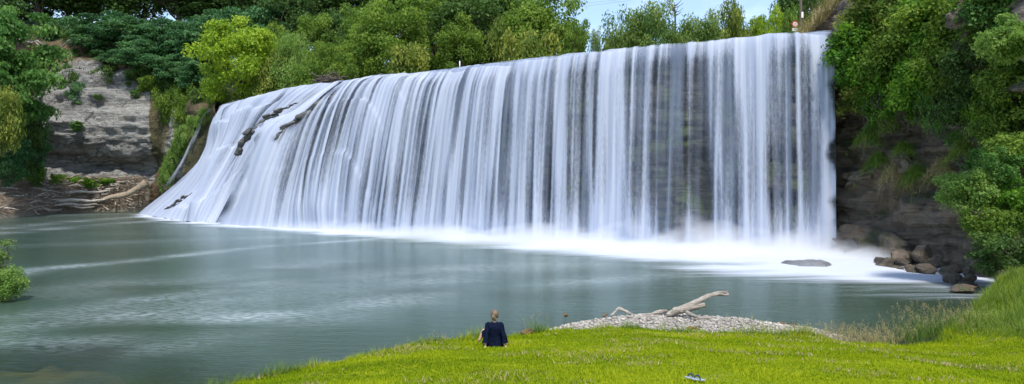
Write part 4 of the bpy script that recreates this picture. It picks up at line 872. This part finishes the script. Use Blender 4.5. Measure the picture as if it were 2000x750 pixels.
def log_thing(name, pts, rad, label, mat=None, cat='driftwood', group=None, seed=0, branches=(), n=12, rough=.28):
    mat = mat or DRIFT; q = np.array(pts, float); base = q[0].copy(); base[2] = q[:, 2].min(); o = empty(name, base, label, cat, group)
    m_ = 28; c = catmull(q, m_); rd = np.interp(np.linspace(0, 1, m_), np.linspace(0, 1, len(rad)), rad); mb = MB(); mb.tube(c-base, rd, n, rough=rough, seed=seed)
    link('log', mb.mesh('log', mat), o)
    for bp, br in branches:
        mb = MB(); c = catmull(np.array(bp, float), 16); mb.tube(c-base, np.interp(np.linspace(0, 1, 16), np.linspace(0, 1, len(br)), br), 9, rough=rough, seed=seed+3); link('branch', mb.mesh('branch', mat), o)
    return o
d = 19.6
log_thing('driftwood_log', [P(1303, 617, d), P(1318, 608, d), P(1345, 598, d+.05), P(1368, 586, d+.1), P(1383, 579, d+.15), P(1403, 573, d+.2), P(1420, 571, d+.25)], [.06, .095, .10, .085, .066, .06, .045],
          'large bleached driftwood trunk tilted up from the pebble beach', seed=4,
          branches=[([P(1328, 609, d-.03), P(1350, 602, d-.08), P(1377, 596, d-.12)], [.07, .072, .062]), ([P(1340, 609, d-.2), P(1350, 614, d-.35), P(1365, 620, d-.55), P(1389, 622, d-.6)], [.05, .05, .04, .03]), ([P(1325, 610, d), P(1342, 608, d-.05), P(1350, 613, d-.1), P(1358, 622, d-.2)], [.04, .045, .04, .02]), ([P(1405, 574, d+.2), P(1414, 576, d+.2), P(1423, 574, d+.2)], [.06, .05, .035])])
log_thing('driftwood_log', [P(1255, 617, 20.0), P(1275, 614, 20), P(1292, 609, 20), P(1303, 608, 19.9)], [.03, .06, .07, .05], 'short bleached driftwood log lying left of the tilted trunk', seed=6)
log_thing('driftwood_branch', [P(1193, 618, 20.2), P(1202, 609, 20.2), P(1209, 603, 20.2), P(1222, 608, 20.2), P(1240, 616, 20.2)], [.035, .045, .05, .045, .03], 'bent grey driftwood branch arching over the far beach edge', seed=7)
log_thing('driftwood_chunk', [P(1338, 642, 18.4), P(1348, 642, 18.35), P(1358, 643, 18.3), P(1371, 646, 18.3)], [.02, .06, .065, .02], 'small rusty brown wood chunk lying on the pebbles', BROWNW, seed=8, rough=.5)
log_thing('driftwood_branch', [P(1522, 631, 19.2), P(1532, 634, 19.1), P(1545, 640, 19)], [.05, .06, .04], 'dark wet branch lying at the right end of the beach', BROWNW, seed=9)
log_thing('wood_stump', [P(1547, 638, 18.9), P(1549, 632, 18.9)], [.05, .04], 'little dark stump standing at the right end of the beach', BROWNW, seed=10, cat='stump')
log_thing('driftwood_branch', [P(1177, 618, 20), P(1184, 615, 20), P(1187, 612, 20)], [.03, .03, .02], 'tiny dark stick at the left end of the beach', BROWNW, seed=12)
log_thing('wood_stump', [P(1102, 618, 21.5), P(1105, 615.5, 21.5), P(1109, 616, 21.5)], [.04, .07, .03], 'small dark stub poking out of the shallow water', BROWNW, seed=13, cat='stump')
def boulder(name, c, R, seed, mat, label, group=None, cat='rock', sub=40, rnd=False):
    th = np.linspace(0, np.pi, sub//2); ph = np.arange(sub)/sub*2*np.pi; TH, PH = np.meshgrid(th, ph, indexing='ij')
    dv = np.stack([np.sin(TH)*np.cos(PH), np.sin(TH)*np.sin(PH), np.cos(TH)], -1)
    r = np.random.default_rng(seed); pl = rdir(22 if rnd else 10, r); off = r.uniform(.85, .98, 22) if rnd else r.uniform(.48, .9, 10)
    rad = np.min(np.where(dv@pl.T > .05, off/np.maximum(dv@pl.T, .05), 9), -1); rad = np.minimum(rad, 1.15)*(1+.10*fbm(dv*2.5+seed, 4, seed))
    V = dv*rad[..., None]*np.array(R); mb = MB(); mb.rings(V, cap=False)
    o = link(name, mb.mesh(name, mat, rnd)); o.location = Vector(c); o.rotation_euler = (0, 0, seed*1.3); return tag(o, label, cat, group)
m = N('root_clod'); p = m.obj(); n1 = m.noise(p, 9, 6, .7)
CLOD = m.surf(m.n('BsdfPrincipled', None, Base_Color=m.mix(m.ramp(n1, .35, .65), (.05, .03, .012), (.26, .17, .06)), Roughness=.95, Normal=m.bump(n1, 1., .1)))
boulder('grass_clod', P(1030, 648, 17.0), (.15, .12, .085), 31, CLOD, 'brown clod of dead grass on the lawn edge right of the person', cat='clod')
# boulders under the right cliff
BL = [(1697, 528, 35.6, .42, .34, .36, 'small wet boulder half hidden in spray, leftmost of the shore rocks'), (1730, 522, 34.6, .55, .5, .52, 'upright dark boulder at the edge of the spray'), (1800, 500, 35.0, 1.0, .8, .75, 'broad grey slab of rock leaning on the cliff foot'), (1760, 510, 35.4, .7, .7, .6, 'grey boulder between the upright one and the leaning slab'),
      (1784, 533, 32.6, .52, .45, .36, 'tan flat-topped boulder in the middle of the shore rocks'), (1824, 512, 33.2, .55, .5, .40, 'dark boulder behind the tan flat-topped one'), (1812, 528, 32.3, .6, .5, .36, 'low dark boulder right of the tan one'), (1858, 546, 29.4, .62, .55, .42, 'large brown boulder at the waterline nearest the grass bank'),
      (1862, 528, 30.2, .6, .5, .36, 'brown boulder perched behind the large waterline one'), (1896, 532, 29.0, .3, .3, .28, 'small tan boulder at the foot of the bright bush'), (1890, 548, 28.2, .36, .34, .34, 'small brown boulder beside the large waterline one'), (1842, 560, 29.6, .8, .5, .14, 'flat wet rock barely above the water'), (1770, 550, 32.5, 1.3, .6, .16, 'long low wet ledge lapped by foam'), (1885, 566, 26.8, .6, .5, .22, 'low brown rock at the end of the shore by the grass'), (1745, 480, 37.8, 1.4, 1.0, 1.2, 'dark rock heap against the cliff behind the upright boulder'), (1582, 526, 35.6, 1.3, .9, .55, 'dark wet rock awash in the foam below the falls')]
for k, (px, py, d, a, b, c, lab) in enumerate(BL): boulder('boulder', P(px, py, d), (a*.86, b*.86, c*.86) if k != 15 else (a, b, c), 400+k, ROCK_WET if k == 15 else (ROCK_BOULDER if k not in (2, 3, 14) else ROCK_DARK), lab, rnd=(k == 15))
r = np.random.default_rng(77)
for k in range(34):
    t = r.random(); px = 1705+t*185+r.normal(0, 8); py = np.interp(t, [0, .5, 1], [530, 540, 556])+r.uniform(-26, 8); d = np.interp(t, [0, .5, 1], [35.2, 32.6, 28.6])+(540-py)*.03; a_ = r.uniform(.12, .34)
    boulder('boulder', P(px, py, d), (a_*1.2, a_, a_*.8), 500+k, ROCK_BOULDER if k % 3 else ROCK_DARK, 'small broken rock wedged between the shore boulders', 'broken rocks along the right shore', sub=20)
# driftwood heap on the far left shore
def shore(px, t):
    wl = np.interp(px, [-60, 0, 40, 90, 120, 165, 220, 290], [430.5, 427.5, 424, 418.5, 416, 414, 413, 412.5]); fy = np.interp(px, [-60, 0, 90, 290], [372, 360, 356, 350]); fd = np.interp(px, [-60, 0, 40, 85, 165, 290], [95, 102, 107, 112.5, 115.5, 114.5])
    a = PW(px, wl); b = P(px, fy, fd); return a*(1-t)+b*t
hp = np.array([[shore(px, t)+np.array([0, 0, .5*math.sin(max(t, 0)*3.14)-(.6 if t < 0 else 0)]) for t in np.linspace(-.08, 1.05, 24)] for px in np.linspace(-60, 292, 70)])
hp[..., 2] += .35*fbm(hp*.8, 3, 110)*np.clip(np.linspace(-.08, 1.05, 24)*8, 0, 1)
tag(link('shore_debris', mesh_np('shore_debris', hp.reshape(-1, 3), grid_faces(70, 24), None, None, True, bark_mat('debris', (.08, .065, .05), (.30, .25, .19), 3.))), 'brown bed of bark and twigs under the driftwood', 'debris', kind='stuff')
mb = MB(); r = np.random.default_rng(44)
for k in range(2600):
    px = r.uniform(-40, 285); c = shore(px, r.random()**1.0)+np.array([0, 0, .5+r.uniform(-.1, .25)]); az = r.normal(0, .8); dv = np.array([math.cos(az), math.sin(az), r.normal(0, .3)])*r.uniform(.3, .9)
    mb.tube([c-dv, c+r.normal(0, .05, 3), c+dv], [.03, .04, .02], 4, tint=r.random(), cap=False)
tag(link('twigs', mb.mesh('twigs', DRIFTB)), 'mass of small broken twigs between the driftwood logs', 'twigs', kind='stuff')
sticks = []
for s in range(7):
    mb = MB(); q = np.array([[-1, 0, 0], [-.4, r.normal(0, .06), r.normal(0, .05)], [.3, r.normal(0, .08), r.normal(0, .06)], [1, r.normal(0, .05), r.normal(0, .05)]]); mb.tube(catmull(q, 9), np.linspace(.07, .03, 9), 6, rough=.25, seed=s)
    if s % 2: mb.tube(catmull(np.array([q[1], q[1]+[.3, .2, .1], q[1]+[.55, .42, .16]]), 5), np.linspace(.04, .015, 5), 5)
    sticks.append(mb.mesh('driftwood_stick', DRIFT if s % 3 else DRIFTB))
for k in range(280):
    px = r.uniform(-20, 285) if k % 3 else r.uniform(60, 250); t = r.random(); c = shore(px, t)+np.array([0, 0, .55+r.uniform(-.1, .35)])
    o = link('driftwood_stick', sticks[k % 7]); o.location = Vector(c); o.rotation_euler = (r.uniform(0, 6), r.normal(0, .25), r.normal(.1, .6)+(0 if r.random() < .75 else 1.2)); s_ = r.uniform(.6, 1.9); o.scale = (s_, s_*1.1, s_*1.1)
    tag(o, 'bleached driftwood stick jumbled in the heap on the far left shore', 'driftwood', 'driftwood sticks on the far left shore')
for k, (a, b, rd, lab) in enumerate([((90, 396, 107), (205, 390, 110), .45, 'thick grey log lying lowest in the left driftwood heap'), ((92, 404, 106), (190, 398, 109), .35, 'grey log under the thick one at the edge of the heap'), ((110, 381, 111), (215, 372, 113), .4, 'long pale log across the middle of the driftwood heap'), ((55, 380, 108), (120, 378, 111), .3, 'dark log at the left part of the driftwood heap'), ((100, 408, 108), (185, 404, 112), .3, 'straight tan log along the waterline'), ((130, 365, 113), (180, 363, 114), .35, 'short brown log high in the driftwood heap'), ((60, 412, 99), (120, 409, 106), .28, 'thin pale log at the left waterline')]):
    A_, B_ = P(*a), P(*b); log_thing('driftwood_log', [A_, A_*.6+B_*.4+np.array([0, 0, .25]), A_*.3+B_*.7+np.array([0, 0, -.1]), B_], [rd*.4, rd*.62, rd*.55, rd*.3], lab, DRIFT, seed=50+k)
log_thing('driftwood_log', [P(195, 392, 110), P(215, 385, 111), P(240, 381, 112), P(262, 372, 112.5), P(285, 356, 113)], [.25, .35, .38, .45, .6], 'huge brown tree trunk bent at the right end of the driftwood heap', DRIFTB, seed=70)
log_thing('wooden_post', [P(90, 354, 111.5), P(88.5, 345, 111.5), P(86, 334, 111.5)], [.26, .24, .22], 'upright broken post standing in the driftwood heap', DRIFTB, seed=71, cat='post')
# small heap of dead branches at the crest
heap = []
for me_ in sticks: h_ = me_.copy(); h_.name = 'dead_branch'; h_.materials.clear(); h_.materials.append(BARK); heap.append(h_)
for k in range(26):
    px = r.uniform(625, 662); c = P(px, r.uniform(148, 158), 80+r.uniform(-1, 1)); o = link('dead_branch', heap[k % 7]); o.location = Vector(c); o.rotation_euler = (r.uniform(0, 6), r.uniform(-1.0, .5), r.normal(0, .8)); s_ = r.uniform(.7, 1.3); o.scale = (s_, s_*1.5, s_*1.5)
    tag(o, 'dead grey branch in the small heap at the crest of the falls', 'branch', 'dead branches heaped on the crest')

# ================================================================= SIGN, POLE, POST
def flat(name, rgb, rough=.5):
    m = N(name); n1 = m.noise(m.obj(), 8, 3); return m.surf(m.n('BsdfPrincipled', None, Base_Color=m.mix(m.math('MULTIPLY', n1, .25), rgb, tuple(v*.6 for v in rgb)), Roughness=rough))
WHITE = flat('paint_white', (.8, .8, .78)); RED = flat('paint_red', (.6, .02, .02)); BLACK = flat('paint_black', (.015, .015, .018)); STEEL = flat('steel_grey', (.35, .35, .36), .4)
def disc(mb, c, r0, r1, y, n=32):
    a = np.arange(n)/n*6.2832; ring = lambda rr, yy: np.stack([c[0]+rr*np.cos(a), np.full(n, yy), c[2]+rr*np.sin(a)], 1)
    if r0 > 0: mb.rings(np.stack([ring(r0, y), ring(r1, y), ring(r1, y+.02), ring(r0, y+.02), ring(r0, y)]), cap=False)
    else: mb.rings(np.stack([ring(r1, y), ring(r1, y+.02)]))
d = 62.; c0 = P(1553, 47, d); gz = c0[2]-2.4; sg = empty('road_sign', (c0[0], d, gz), 'round red and white road sign with arrows on the crest', 'sign'); c = np.array([0, 0, 2.4])
mb = MB(); mb.tube([[0, .06, 0], [0, .06, 2.6]], .035, 8); link('sign_post', mb.mesh('sign_post', STEEL), sg)
mb = MB(); disc(mb, c, 0, .27, 0); face = link('sign_face', mb.mesh('sign_face', WHITE, False), sg)
mb = MB(); disc(mb, c, .20, .275, -.012); link('red_ring', mb.mesh('red_ring', RED, False), face)
def arrow(mb, x, up, s, wd):
    sgn_ = 1 if up else -1
    prof_ = np.array([[-wd, -s*.9], [wd, -s*.9], [wd, .15*s], [2.4*wd, .15*s], [0, s], [-2.4*wd, .15*s], [-wd, .15*s]])*[1, sgn_]
    R2 = np.stack([np.stack([x+prof_[:, 0], np.full(7, yy), 2.4+prof_[:, 1]], 1) for yy in (-.012, -.004)])
    V = R2.reshape(-1, 3); F3 = [[0, 1, 2], [0, 2, 6], [3, 4, 5], [2, 3, 5], [2, 5, 6]]; F4 = [[i, (i+1) % 7, 7+(i+1) % 7, 7+i] for i in range(7)]
    mb.add(V, F3, F4)
mb = MB(); arrow(mb, .06, True, .15, .022); link('arrow', mb.mesh('arrow', BLACK, False), face)
mb = MB(); arrow(mb, -.07, False, .11, .014); link('arrow', mb.mesh('arrow', RED, False), face)
mb = MB(); mb.box((0, .01, 1.90), (.25, .01, .12)); pl_ = link('sign_plate', mb.mesh('sign_plate', WHITE, False), sg)
def text(name, s, size, loc, mat, parent):
    cu = bpy.data.curves.new(name, 'FONT'); cu.body = s; cu.size = size; cu.align_x = 'CENTER'; cu.align_y = 'CENTER'; cu.extrude = .003; cu.space_line = .8
    t_o = bpy.data.objects.new(name, cu); COL.objects.link(t_o); dg = bpy.context.evaluated_depsgraph_get(); me = bpy.data.meshes.new_from_object(t_o.evaluated_get(dg)); bpy.data.objects.remove(t_o)
    me.materials.clear(); me.materials.append(mat); o = link(name, me, parent); o.location = loc; o.rotation_euler = (math.pi/2, 0, 0); return o
text('lettering', 'GIVE\nWAY', .11, (0, -.006, 1.90), BLACK, pl_)
d = 70.; c0 = P(1564, 0, d); pz = 15.5; po = empty('power_pole', (c0[0], d, pz), 'tall dark wooden power pole with a small white plate', 'pole')
mb = MB(); mb.tube([[0, 0, 0], [0, 0, 4], [0, 0, 12]], [.17, .16, .12], 10); link('pole', mb.mesh('pole', BARK), po)
zz = Z(30, d)-pz; mb = MB(); mb.box((.08, -.2, zz), (.1, .02, .30)); link('plate', mb.mesh('plate', WHITE, False), po)
mb = MB(); mb.box((0, 0, 10.8), (1.1, .06, .08)); link('crossarm', mb.mesh('crossarm', BARK, False), po)
for k, (py, sx_) in enumerate([(20, -1), (12, 1)]):
    A_ = np.array([sx_*.9, 0, 10.95]); B_ = P(1050, py, 150)-np.array([c0[0], d, pz]); q = [A_*(1-t)+B_*t-np.array([0, 0, 3*t*(1-t)]) for t in np.linspace(0, 1, 24)]
    mb = MB(); mb.tube(q, .012, 5); link('wire', mb.mesh('wire', BLACK), po)
d = 66.; c0 = P(898, 130, d); pt_ = empty('marker_post', c0, 'thin white marker post at the crest beneath the trees', 'post')
mb = MB(); mb.tube([[0, 0, -.3], [0, 0, .55]], .05, 8); link('post', mb.mesh('post', WHITE), pt_)
mb = MB(); mb.tube([[0, 0, .55], [0, 0, .60]], .06, 8); link('cap', mb.mesh('cap', BLACK), pt_)

# ================================================================= FLIP-FLOP SANDALS
fx, fy_ = X(1351, 9.66), 9.66; fz = float(lawn_z(np.array([fx]), np.array([fy_]))[0])+.035
SOLE = flat('rubber_pale', (.33, .38, .44)); STRAP = flat('rubber_dark', (.02, .035, .06))
for k, (dx, rot, lab) in enumerate([(0, 1.15, 'pale flip-flop with dark straps on the grass, farther of the pair'), (.06, 1.3, 'pale flip-flop with dark straps on the grass, nearer of the pair')]):
    o = empty('flip_flop', (fx+dx, fy_, fz), lab, 'sandal', 'pair of flip-flops on the lawn'); o.rotation_euler = (.05, 0, rot); o.scale = (.85, .8, 1); o.location.y -= .13*k; o.location.z += .015*k
    t = np.linspace(0, 6.2832, 28, endpoint=False); wdt = .043+.008*np.sin(t); ring = np.stack([np.cos(t)*wdt, np.sin(t)*.125], 1)
    mb = MB(); mb.rings(np.stack([np.concatenate([ring*s_, np.full((28, 1), z)], 1) for z, s_ in ((0, .97), (.004, 1), (.016, 1), (.02, .96))])); link('sole', mb.mesh('sole', SOLE), o)
    for sx_ in (-1, 1):
        mb = MB(); mb.tube(catmull(np.array([[0, .07, .02], [sx_*.012, .05, .058], [sx_*.034, .0, .060], [sx_*.041, -.035, .012]]), 10), [.0085]*10, 6); link('strap', mb.mesh('strap', STRAP), o)

# ================================================================= PERSON, seen from behind, sitting on the lawn
SKIN = N('skin'); n1 = SKIN.noise(SKIN.obj(), 30, 3); SKIN = SKIN.surf(SKIN.n('BsdfPrincipled', None, Base_Color=SKIN.mix(n1, (.52, .30, .21), (.62, .38, .28)), Roughness=.55))
m = N('dress_cloth'); o = m.obj(); vn = m.n('TexVoronoi', None, Vector=o, Scale=42.).outputs['Distance']; n1 = m.noise(o, 7, 4)
c = m.mix(m.ramp(vn, .18, .30, 1, 0), (.004, .006, .018), (.03, .055, .10)); c = m.mix(m.ramp(n1, .4, .7, 0, .35), c, (.005, .010, .028))
DRESS = m.surf(m.n('BsdfPrincipled', None, Base_Color=c, Roughness=.95, Specular_IOR_Level=.04, Normal=m.bump(n1, .5, .04)))
m = N('hair'); o = m.obj(); n1 = m.noise(m.map(o, (60, 60, 12), (0, .5, 0)), 1., 4, .6); n2 = m.noise(o, 14, 3)
c = m.mix(m.ramp(n1, .3, .7), (.06, .036, .02), (.22, .145, .09)); c = m.mix(m.ramp(n2, .5, .7, 0, .45), c, (.30, .23, .165))
HAIR = m.surf(m.n('BsdfPrincipled', None, Base_Color=c, Roughness=.5, Normal=m.bump(n1, .6, .01)))
pd = 14.75; pxx = X(966, pd); pz = float(lawn_z(np.array([pxx]), np.array([pd]))[0])
per = empty('person', (pxx, pd, pz), 'person in a navy patterned dress sitting on the lawn facing the falls', 'person'); per.scale = (.88, .92, .90)
J = {}; E = []
def j(n, x, y, z, r, par=None, ry=None): J[n] = (len(J), (x, y, z), (r, ry or r)); (E.append((J[par][0], J[n][0])) if par else None)
j('pelvis', 0, 0, .12, .135, None, .11); j('spine', 0, -.02, .28, .115, 'pelvis', .09); j('chest', 0, -.035, .44, .135, 'spine', .095); j('nb', 0, -.02, .56, .07, 'chest', .06); j('neck', 0, .0, .625, .047, 'nb')
j('h1', 0, .015, .68, .062, 'neck', .07); j('h2', 0, .025, .755, .078, 'h1', .09); j('h3', 0, .02, .82, .06, 'h2', .07)
j('nose', 0, .115, .735, .014, 'h2'); 
for s, nm in ((-1, 'L'), (1, 'R')):
    j('ear'+nm, s*.082, .01, .745, .016, 'h2')
    hx, hy, hz_ = (-.215, -.17, .045) if s < 0 else (.265, -.13, .045)
    j('sh'+nm, s*.155, -.03, .535, .06, 'chest'); j('el'+nm, s*.205 if s < 0 else .225, -.11, .29, .042, 'sh'+nm); j('wr'+nm, hx, hy+.01, hz_+.04, .026, 'el'+nm); j('pa'+nm, hx+s*.015, hy-.045, hz_-.012, .030, 'wr'+nm, .016)
    for f in range(4):
        fx_ = hx+s*.015+(f-1.5)*.019; ln_ = (.068, .08, .075, .058)[f if s < 0 else 3-f]
        j(f'f{f}a'+nm, fx_, hy-.085, hz_-.018, .0095, 'pa'+nm); j(f'f{f}b'+nm, fx_+(f-1.5)*.005, hy-.085-ln_*.55, hz_-.018, .0085, f'f{f}a'+nm); j(f'f{f}c'+nm, fx_+(f-1.5)*.007, hy-.085-ln_, hz_-.028, .007, f'f{f}b'+nm)
    j('tha'+nm, hx-s*.028, hy-.045, hz_-.016, .011, 'pa'+nm); j('thb'+nm, hx-s*.05, hy-.085, hz_-.026, .009, 'tha'+nm)
    j('hip'+nm, s*.10, .05, .11, .10, 'pelvis')
    if s < 0: j('kn'+nm, -.27, .36, .325, .062, 'hip'+nm); j('ca'+nm, -.325, .36, .20, .055, 'kn'+nm); j('an'+nm, -.395, .35, .065, .036, 'ca'+nm); j('toe'+nm, -.43, .50, .025, .032, 'an'+nm)
    else: j('kn'+nm, .16, .50, .20, .062, 'hip'+nm); j('ca'+nm, .10, .66, .15, .052, 'kn'+nm); j('an'+nm, .02, .84, .07, .036, 'ca'+nm); j('toe'+nm, .03, .96, .06, .032, 'an'+nm)
me = bpy.data.meshes.new('skel'); me.from_pydata([v[1] for v in J.values()], E, []); bo = bpy.data.objects.new('skel', me); COL.objects.link(bo)
md = bo.modifiers.new('skin', 'SKIN'); md.branch_smoothing = .6; md.use_smooth_shade = True
for i, v in enumerate(J.values()): me.skin_vertices[0].data[i].radius = v[2]; me.skin_vertices[0].data[i].use_root = (i == 0)
ms = bo.modifiers.new('sub', 'SUBSURF'); ms.levels = 2; ms.render_levels = 2
dg = bpy.context.evaluated_depsgraph_get(); bm_ = bpy.data.meshes.new_from_object(bo.evaluated_get(dg)); bm_.name = 'body'; bpy.data.objects.remove(bo)
bm_.materials.clear(); bm_.materials.append(SKIN); bm_.polygons.foreach_set('use_smooth', [True]*len(bm_.polygons)); link('body', bm_, per)
mb = MB(); a = np.arange(40)/40*6.2832
def ell(cx, cy_, z, rx, ry, wr=0.): k = 1+wr*np.sin(a*9+z*20)*.5+wr*np.sin(a*5+1)*.5; return np.stack([cx+rx*k*np.cos(a), cy_+ry*k*np.sin(a), np.full(40, z)], 1)
spec = np.array([(0, .02, .005, .225, .215), (0, .01, .05, .215, .20), (0, 0, .12, .195, .165), (0, -.015, .20, .172, .14), (0, -.025, .29, .158, .125), (0, -.035, .38, .172, .13), (0, -.04, .46, .188, .128), (0, -.036, .52, .182, .112), (0, -.03, .555, .150, .096), (0, -.02, .58, .105, .085), (0, -.012, .598, .078, .074)])
sp_ = np.stack([np.interp(np.linspace(0, 10, 44), np.arange(11), spec[:, k]) for k in range(5)], 1)
mb.rings(np.stack([ell(x, y, z, rx, ry, .035 if z < .25 else .015) for x, y, z, rx, ry in sp_]), cap=False)
for s, nm in ((-1, 'L'), (1, 'R')):
    A_ = np.array(J['sh'+nm][1]); B_ = np.array(J['el'+nm][1]); C_ = np.array(J['wr'+nm][1])
    q = catmull(np.array([A_+[-s*.05, .0, -.005], A_+[s*.005, 0, -.01], (A_+B_)/2, B_, B_*.5+C_*.5, B_*.15+C_*.85]), 26); mb.tube(q, np.interp(np.linspace(0, 5, 26), np.arange(6), [.05, .068, .062, .062, .07, .092]), 20, rough=.12, seed=3, cap=False)
    H_ = np.array(J['hip'+nm][1]); K_ = np.array(J['kn'+nm][1]); q = catmull(np.array([H_, H_*.6+K_*.4+[0, 0, -.01], H_*.15+K_*.85]), 16); mb.tube(q, np.linspace(.135, .095, 16), 20, rough=.1, seed=5, cap=False)
link('dress', mb.mesh('dress', DRESS), per)
th = np.linspace(0, np.pi, 36); ph = np.arange(48)/48*6.2832; TH, PH = np.meshgrid(th, ph, indexing='ij'); dv = np.stack([np.sin(TH)*np.cos(PH), np.sin(TH)*np.sin(PH), np.cos(TH)], -1)
face_cut = sstep(.35, .8, dv[..., 1])*sstep(.55, .1, dv[..., 2]); rr2 = 1+.035*np.sin(PH*11+TH*7)*np.sin(TH)+.04*fbm(dv*3, 3, 7)-.25*face_cut
V = dv*rr2[..., None]*np.array([.098, .112, .118])+np.array([0, .012, .768]); mb = MB(); mb.rings(V, cap=False)
dv2 = dv*(1+.10*np.sin(PH*5+TH*6))[..., None]; mb.rings(dv2*np.array([.05, .038, .052])+np.array([-.028, -.092, .725]), cap=False); mb.rings(dv2*np.array([.058, .04, .04])+np.array([0, -.06, .672]), cap=False)
mb.tube(catmull(np.array([[-.05, -.02, .665], [-.062, -.04, .64], [-.06, -.045, .615]]), 8), np.linspace(.012, .003, 8), 6)
link('hair', mb.mesh('hair', HAIR), per)
